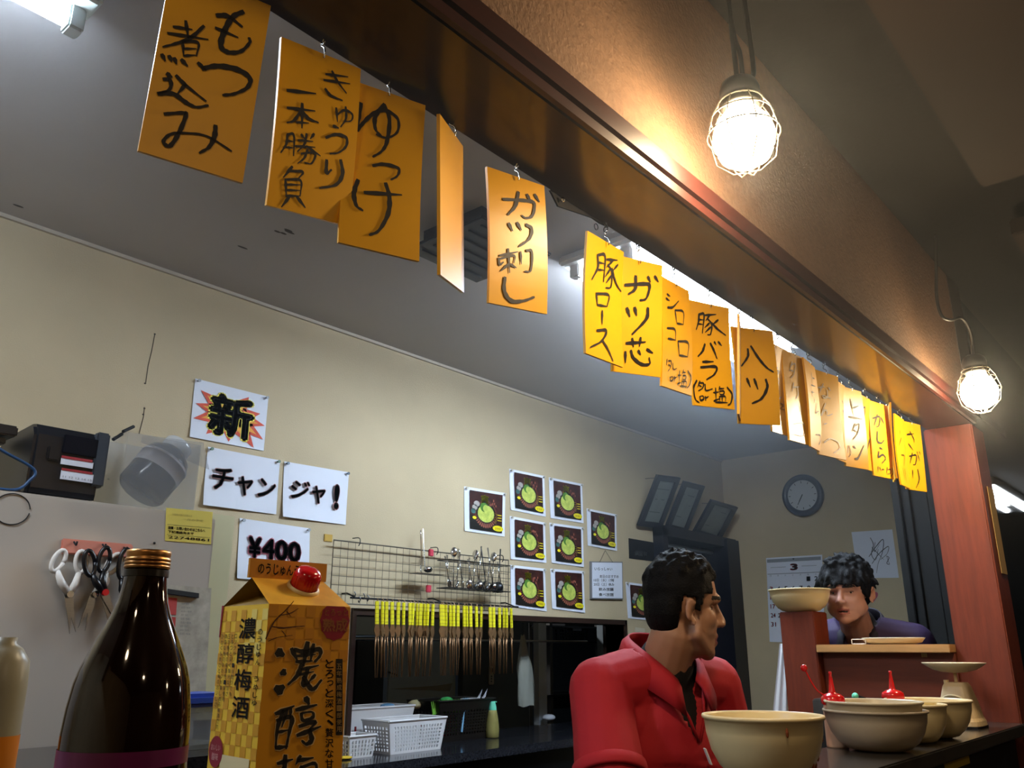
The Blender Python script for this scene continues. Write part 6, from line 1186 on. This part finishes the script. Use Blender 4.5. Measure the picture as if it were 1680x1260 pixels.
def face_post(co, M, mouth=0.):
    L = tolocal(co, M); x, y, z = L[:, 0], L[:, 1], L[:, 2]
    front = (x > .04)
    for s in (-1, 1):
        g = np.exp(-(((y - s * .031) / .015) ** 2 + ((z - .002) / .011) ** 2)) * front; x = x - g * .0105
        g = np.exp(-(((y - s * .020) / .006) ** 2 + ((z - .004) / .010) ** 2)) * front; x = x - g * .004
        g = np.exp(-(((L[:, 0] - .004) / .007) ** 2 + ((z + .012) / .010) ** 2)) * (np.abs(y) > .07); y = y - np.sign(y) * g * .007
    g = np.exp(-((y / (.018)) ** 2 + ((z + .0635) / (.0022 + mouth * .5)) ** 2)) * front; x = x - g * (.005 + mouth)
    L2 = np.stack([x, y, z], 1); return toworld(L2, M)
def hand(b, w_, d, n, curl=.5, s=1.):
    """wrist point, pointing direction, palm normal; palm + four fingers + thumb as capsules"""
    w_, d, n = Vector(w_), Vector(d).normalized(), Vector(n).normalized(); n = (n - d * n.dot(d)).normalized(); sd = d.cross(n) * s
    for k in (-1.5, -.5, .5, 1.5): b.cap(w_ + sd * k * .010, w_ + d * .085 + sd * k * .019, .013, .0115)
    for k, L in zip((-1.5, -.5, .5, 1.5), (.060, .073, .078, .070)):
        p = w_ + d * .085 + sd * k * .020; a1, a2 = curl * .6, curl * 1.3
        q = p + (d * math.cos(a1) + n * math.sin(a1)) * L * .55; r = q + (d * math.cos(a2) + n * math.sin(a2)) * L * .5
        b.cap(p, q, .0092, .0082).cap(q, r, .0082, .0068)
    p = w_ + d * .025 + sd * .028; q = p + (d * .6 + sd * .7 + n * .3).normalized() * .042; r = q + (d * .9 + sd * .15 + n * .3).normalized() * .032
    b.cap(w_ + d * .01 + sd * .01, p, .014, .013).cap(p, q, .0115, .0095).cap(q, r, .0095, .0078)
def person(lb, nb, baz, ho, haz, hpitch, hroll, hs, sk, hairm, hair_fn, hair_seed, tuft, arms, wear, mouth=0., wide=1., lean=0., lw=1., xs=1.):
    nb = Vector(nb); t = thing('person', lb, 'person', (nb.x, nb.y, 0))
    Mb = frame(nb, baz); Mh = frame(ho, haz, hpitch, hroll, hs, xs); zb = nb.z
    sh = lambda p: Vector((p[0] + lean * p[2], p[1] * lw, p[2]))
    b = Blob(Mb)
    B = {k: sh(v) for k, v in dict(chest=(.0, 0, -.18), belly=(.0, 0, -.40), pelv=(-.01, 0, -.55)).items()}
    S = {s: sh((0, s * .185, -.055)) for s in (-1, 1)}
    def torso(b, g=0.):
        b.ell(B['chest'], (.108 + g, .165 * lw + g, .17 + g)).ell(B['belly'], (.105 + g, .145 * lw + g, .20 + g)).ell(B['pelv'], (.112 + g, .16 * lw + g, .12 + g))
        for s in (-1, 1): b.cap(sh((0, s * .06, -.04)), S[s], .062 + g, .052 + g).cap(sh((-.015, s * .035, -.012)), sh((0, s * .15, -.05)), .040 + g * .6, .044 + g)
    torso(b, -.012)
    Mi = Mb.inverted(); hn = Mi @ (Mh @ Vector((-.022, 0, -.06)))
    b.cap((0, 0, -.05), hn, .058, .052).cap((0, 0, .0), Mi @ (Mh @ Vector((.012, 0, -.075))), .046, .036)
    A = {}
    for s in (-1, 1):
        el, wr, hd, hn_, cu = arms[s]; el, wr = Mi @ Vector(el), Mi @ Vector(wr); A[s] = (el, wr)
        b.cap(S[s], el, .046, .037).cap(el, wr, .036, .026); b.set(Matrix.Identity(4)); hand(b, Mb @ wr, hd, hn_, cu, s); b.set(Mb)
    hip = {s: sh((0, s * .085, -.60)) for s in (-1, 1)}; kn = {s: Vector((.02, s * .10, -(zb - .50))) for s in (-1, 1)}; an = {s: Vector((-.01, s * .11, -(zb - .09))) for s in (-1, 1)}
    for s in (-1, 1): b.cap(hip[s], kn[s], .075, .05).cap(kn[s], an[s], .048, .034).cap(an[s], an[s] + Vector((.0, 0, -.03)), .034)
    b.set(Mh); head_prims(b, wide)
    lipm = mat('lips_' + lb[:8], sk[1], .5)
    def fm(fc):
        L = tolocal(fc, Mh); r = np.zeros(len(L), int)
        lip = (L[:, 0] > .074) & (np.abs(L[:, 1]) < .022) & (np.abs(L[:, 2] + .0635) < .0125 - .00022 * (np.abs(L[:, 1]) * 1000) * .9); r[lip] = 1
        for s in (-1, 1):
            br = (L[:, 0] > .05) & (np.abs(L[:, 1] - s * .031) < .019) & (np.abs(L[:, 2] - (.0255 - .10 * np.abs(np.abs(L[:, 1]) - .031))) < .0042); r[br] = 2
        inn = (L[:, 0] > .072) & (np.abs(L[:, 1]) < .016) & (np.abs(L[:, 2] + .0635) < .0012 + mouth * .35); r[inn] = 2
        return r
    b.build('body', [mat('skin_' + lb[:8], sk[0], .5, sss=.12, noise=.06, nscale=25), lipm, mat('face_dark_' + lb[:8], '#1a1210', .6)], t, .0042, 2, lambda co: face_post(co, Mh, mouth), fm)
    for s in (-1, 1):
        c = Mh @ Vector((.0535, s * .031, .0015)); fw = (Mh.to_3x3() @ Vector((1, 0, 0))).normalized()
        MB().sphere(c, .0108 * hs, 16).build('eyeball', mat('eye_white', '#c9c0b8', .2), t, smooth=True); MB().sphere(c + fw * .0072 * hs, (.0048, .0048, .0048), 12).build('iris', mat('iris_dark', '#120c0a', .15), t, smooth=True)
        l = Mh.to_3x3() @ Vector((0, 1, 0)); u = Mh.to_3x3() @ Vector((0, 0, 1))
        pts = [c + fw * (.0108 - abs(k) * .0018) * hs + l * k * .0052 * hs + u * (.0060 - .0006 * k * k) * hs for k in (-2, -1, 0, 1, 2)]
        MB().tube(spline(pts, 3), .0030, 6).build('eyelid', mat('lid_' + lb[:8], sk[2], .6), t, smooth=True)
    # hair
    h = Blob(Mh); h.ell((-.011, 0, .041), (.096, .083 * wide, .084)).ell((-.044, 0, .003), (.057, .074 * wide, .072)); rs = np.random.RandomState(hair_seed)
    for s in (-1, 1): h.ell((.016, s * .070 * wide, .02), (.024, .012, .045))
    tuft(h, rs, wide)
    def hp(co):
        L = tolocal(co, Mh); vis = hair_fn(L); c = np.array([-.01, 0, .03]); f = np.where(vis, 1., .80)[:, None]; return toworld(c + (L - c) * f, Mh)
    h.build('hair', hairm, t, .0042, 1, hp)
    wear(t, Mb, Mh, Blob, torso, S, A, sh, B, hip, kn, an, lw)
    for s in (-1, 1):
        p = an[s]; Blob(Mb).cap(p + Vector((-.03, 0, -.045)), p + Vector((.14, 0, -.052)), .036, .032).build('shoe', M_black, t, .012, 1)
    Blob(Mb).ell(B['pelv'] + Vector((0, 0, -.02)), (.122, .168 * lw, .11)).cap(hip[-1], kn[-1], .088, .066).cap(kn[-1], an[-1], .064, .052).cap(hip[1], kn[1], .088, .066).cap(kn[1], an[1], .064, .052).build('trousers', mat('black_trousers', '#15151a', .85), t, .012, 2)
    return t
def collar(mb, c, tilt, back_z, front_z, r_in, r_out, drop, gap, M, th=.004, n=26):
    vs = []
    for i in range(n + 1):
        u = -1 + 2 * i / n; ph = PI + u * (PI - gap); f = abs(u) ** 2.2; z = back_z * (1 - f) + front_z * f
        d = Vector((math.cos(ph), math.sin(ph), 0)); k = 1 + .12 * f
        a = Vector(c) + d * r_in * k + Vector((0, 0, z)); b = Vector(c) + d * r_out * k + Vector((0, 0, z - drop * (1 + .25 * f)))
        m_ = a.lerp(b, .3) + d * .006 + Vector((0, 0, .006))
        for p in (a, m_, b, b - d * th, m_ - d * th - Vector((0, 0, th)), a - d * th * .3 - Vector((0, 0, th))): vs.append(M @ p)
    mb.add(vs, [(6 * i + j, 6 * i + (j + 1) % 6, 6 * i + 6 + (j + 1) % 6, 6 * i + 6 + j) for i in range(n) for j in range(6)] + [tuple(range(5, -1, -1)), tuple(6 * n + j for j in range(6))])
M_hair = mat('black_hair', '#0b0a0c', .72, noise=.4, nscale=60, bump=.5, bscale=260)
M_hair.node_tree.nodes['Principled BSDF'].inputs['Specular IOR Level'].default_value = .15
# the man in red
def tuft_red(h, rs, wide):
    for _ in range(150):
        th = rs.rand() * 2 * PI; ph = rs.rand() ** .7 * 1.25; n = Vector((math.sin(ph) * math.cos(th), math.sin(ph) * math.sin(th), math.cos(ph)))
        p = Vector((-.011 + n.x * .091, n.y * .078 * wide, .043 + n.z * .074))
        d = (n * .30 + Vector((.45 if n.z > .35 else -.15, 0, .42)) + Vector(rs.randn(3)) * .18).normalized(); L = .016 + .010 * rs.rand()
        h.cap(p - d * .012, p + d * L * .6, .0095, .0065).cap(p + d * L * .6, p + d * L + Vector((0, 0, -.002)), .0065, .0022)
def hair_red(L):
    x, y, z = L[:, 0], L[:, 1], L[:, 2]
    top = z > .058 + .10 * np.clip(x - .03, 0, .1) - .03 * (np.abs(y) > .05)
    side = (x < .042 - .35 * np.clip(.05 - z, 0, .1)) & (z > -.012); back = (x < -.028) & (z > -.080 + .4 * np.clip(x + .06, 0, .1))
    ear = (np.abs(x + .003) < .019) & (z < .020) & (np.abs(y) > .05)
    return (top | side | back) & ~ear
def wear_red(t, Mb, Mh, Blob, torso, S, A, sh, B, hip, kn, an, lw):
    m = mat('red_polo_cloth', '#a30f1e', .8, noise=.08, nscale=14, bump=.25, bscale=30); mbk = mat('black_undershirt', '#0c0c0f', .85)
    u = Blob(Mb); torso(u, -.004); u.cap((0, 0, -.05), (.024, 0, -.004), .066, .062)
    for s in (-1, 1): el, wr = A[s]; u.cap(S[s], el, .052, .043).cap(el, wr, .042, .032)
    u.build('undershirt', mbk, t, .006, 2)
    r = Blob(Mb); torso(r, .012)
    for s in (-1, 1):
        el, wr = A[s]; e = S[s].lerp(el, .62); r.cap(S[s], e, .066, .066).cap(S[s].lerp(el, .35), e, .066, .070)
    def post(co):
        L = tolocal(co, Mb); x, y, z = L[:, 0], L[:, 1], L[:, 2]; V0 = -.155
        inV = (x > .02) & (z > V0) & (np.abs(y) < .004 + (z - V0) * .46); neck = (np.sqrt((x - .01) ** 2 + y ** 2) < .074) & (z > -.045)
        x = np.where(inV, x - .036, x); z = np.where(neck, z - .040, z)
        for s in (-1, 1):                                  # creases running from the armpits
            g = np.exp(-((y * s - .10 - (z + .12) * -.5) / .012) ** 2) * (z < -.08) * (z > -.34) * (x > 0); x = x - g * .007
        x = x + .004 * np.sin(z * 60 + y * 30) * (z < -.2)
        return toworld(np.stack([x, y, z], 1), Mb)
    r.build('polo_shirt', m, t, .006, 2, post)
    for s in (-1, 1):
        el, wr = A[s]; e = S[s].lerp(el, .68); d = (el - S[s]).normalized()
        g = MB(); Q = d.to_track_quat('Z', 'Y').to_matrix(); g.lathe([(.070, -.022), (.0735, -.020), (.0745, .0), (.072, .004), (.066, .004)], (0, 0, 0), 28, M=Q)
        h = MB(); h.add([Mb @ (Vector(v) + e) for v in g.v], g.f); h.build('sleeve_cuff', m, t, smooth=True)
    mb = MB(); collar(mb, (.012, 0, .0), 0, .062, -.035, .070, .104, .058, .34, Mb, .005); mb.build('collar', m, t, smooth=True)
    # placket edges and a small white pen clip
    mb = MB()
    for s in (-1, 1): mb.tube([Mb @ Vector((.112, s * .002, -.158)), Mb @ Vector((.108, s * .022, -.11)), Mb @ Vector((.088, s * .044, -.060))], .0035, 6)
    mb.build('placket_edge', m, t, smooth=True)
    p = Mb @ Vector((.121, .012, -.185)); MB().rbox(p, (.006, .006, .036), (Vector((1, 0, 0)), Vector((0, .9, .3)).normalized(), Vector((.45, -.1, -.9)).normalized())).build('pen_clip', M_white, t, bevel=.001)
ho = Vector(dep(1120, 998, 1.86)); nb = Vector((1.715, 1.04, 1.375))
Lh = Vector(dep(1250, 1218, 1.98))
person('black-haired man in a red polo shirt over black, head turned to the right', nb, math.radians(-106), ho, math.radians(-45), .06, .0, .97, ('#9d735b', '#83494a', '#6a4a3a'), M_hair, hair_red, 3, tuft_red,
       {1: ((1.97, 1.0, 1.09), (Lh.x + .02, Lh.y + .04, 1.13), (-.35, -.3, .85), (0, -1, .2), .9), -1: ((1.455, .99, 1.09), (1.56, .84, .96), (.6, -.3, -.5), (0, 0, -1), .6)}, wear_red, mouth=.001, lean=.04, lw=.90, xs=.87)
# the man in purple
def tuft_pur(h, rs, wide):
    for _ in range(260):
        th = rs.rand() * 2 * PI; ph = rs.rand() ** .7 * 1.6; n = Vector((math.sin(ph) * math.cos(th), math.sin(ph) * math.sin(th), math.cos(ph)))
        p = Vector((-.014 + n.x * .098, n.y * .078 * wide, .043 + n.z * .080))
        dn_ = -.75 if n.z < .6 else .1
        d = (n * .32 + Vector((.15, 0, dn_)) + Vector(rs.randn(3)) * .25).normalized(); L = .026 + .014 * rs.rand()
        h.cap(p - d * .012, p + d * L * .6, .011, .008).cap(p + d * L * .6, p + d * L + Vector((0, 0, -.008)), .008, .0028)
def hair_pur(L):
    x, y, z = L[:, 0], L[:, 1], L[:, 2]
    top = z > .026 + .006 * np.sin(y * 260); side = (x < .050) & (z > -.020 + .012 * np.sin(x * 200)); back = (x < -.02) & (z > -.085)
    ear = (np.abs(x + .004) < .016) & (z < -.006) & (np.abs(y) > .05)
    return (top | side | back) & ~ear
def wear_pur(t, Mb, Mh, Blob, torso, S, A, sh, B, hip, kn, an, lw):
    m = mat('purple_jacket', '#26123a', .75, noise=.15, nscale=10, bump=.2, bscale=30); mbk = mat('black_undershirt', '#0c0c0f', .85)
    u = Blob(Mb); torso(u, -.004); u.cap((0, 0, -.05), (.004, 0, .012), .064, .060); u.build('undershirt', mbk, t, .008, 2)
    r = Blob(Mb); torso(r, .020)
    for s in (-1, 1): el, wr = A[s]; r.cap(S[s], el, .072, .058).cap(el, wr, .058, .042)
    def post(co):
        L = tolocal(co, Mb); x, y, z = L[:, 0], L[:, 1], L[:, 2]; V0 = -.13
        inV = (x > .02) & (z > V0) & (np.abs(y) < .003 + (z - V0) * .42); neck = (np.sqrt(x ** 2 + y ** 2) < .072) & (z > -.03)
        x = np.where(inV, x - .040, x); z = np.where(neck, z - .035, z); return toworld(np.stack([x, y, z], 1), Mb)
    r.build('jacket', m, t, .008, 2, post)
    mb = MB(); collar(mb, (.010, 0, .0), 0, .075, -.02, .074, .096, .070, .50, Mb, .005); mb.build('stand_collar', mat('dark_purple_collar', '#120c1c', .75), t, smooth=True)
    MB().tube([Mb @ Vector(p) for p in ((.13, 0, -.14), (.135, 0, -.22), (.128, 0, -.40))], .003, 6).build('zip', M_blackm, t)
hp_ = Vector(dep(1390, 972, 2.95)); nbp = Vector(dep(1410, 1030, 3.04))
person('heavy-set man with bushy black hair in a purple jacket behind the half-height panel', nbp, math.radians(192), hp_, math.radians(183), .10, .0, .93, ('#a87c6e', '#8f5450', '#5e4038'), M_hair, hair_pur, 5, tuft_pur,
       {1: (nbp + Vector((.05, -.25, -.34)), nbp + Vector((-.04, -.16, -.44)), (-.3, .5, -.6), (-1, 0, 0), .5), -1: (nbp + Vector((.08, .25, -.34)), nbp + Vector((-.02, .20, -.46)), (-.2, -.5, -.6), (-1, 0, 0), .5)}, wear_pur, mouth=.003, wide=1.12, lean=.02, lw=.93)
# ------------------------------------------------------------------ thin kitchen smoke
mh = bpy.data.materials.new('thin_smoke'); mh.use_nodes = True; nt = mh.node_tree; nt.nodes.remove(nt.nodes['Principled BSDF'])
vn = nt.nodes.new('ShaderNodeVolumeScatter'); vn.inputs['Anisotropy'].default_value = .65; vn.inputs['Color'].default_value = (.85, .92, 1, 1)
gp = nt.nodes.new('ShaderNodeNewGeometry'); sx_ = nt.nodes.new('ShaderNodeSeparateXYZ'); mr_ = nt.nodes.new('ShaderNodeMapRange')
mr_.inputs[1].default_value = 1.5; mr_.inputs[2].default_value = 2.4; mr_.inputs[3].default_value = 0; mr_.inputs[4].default_value = .046
nt.links.new(gp.outputs['Position'], sx_.inputs[0]); nt.links.new(sx_.outputs['Z'], mr_.inputs[0]); nt.links.new(mr_.outputs[0], vn.inputs['Density'])
nt.links.new(vn.outputs[0], nt.nodes['Material Output'].inputs['Volume'])
o = MB().box((.3, -1.4, 1.5), (5.4, 2.68, 2.585)).build('thin_smoke', mh, None, origin=(2, .6, 1.5)); o['kind'] = 'stuff'; tag(o, 'thin bluish cooking smoke hanging in the air around the lamps', 'smoke')
sc.cycles.volume_step_rate = 2.0; sc.cycles.volume_max_steps = 64
for o in sc.objects:
    if o.type == 'MESH' and o.parent and o.name.split('.')[0] in ('lettering', 'letter_halo', 'handwriting', 'hour_marks', 'printed_dates', 'signature', 'print_lines', 'printed_picture', 'burst', 'seal_lettering'): o['kind'] = 'stuff'
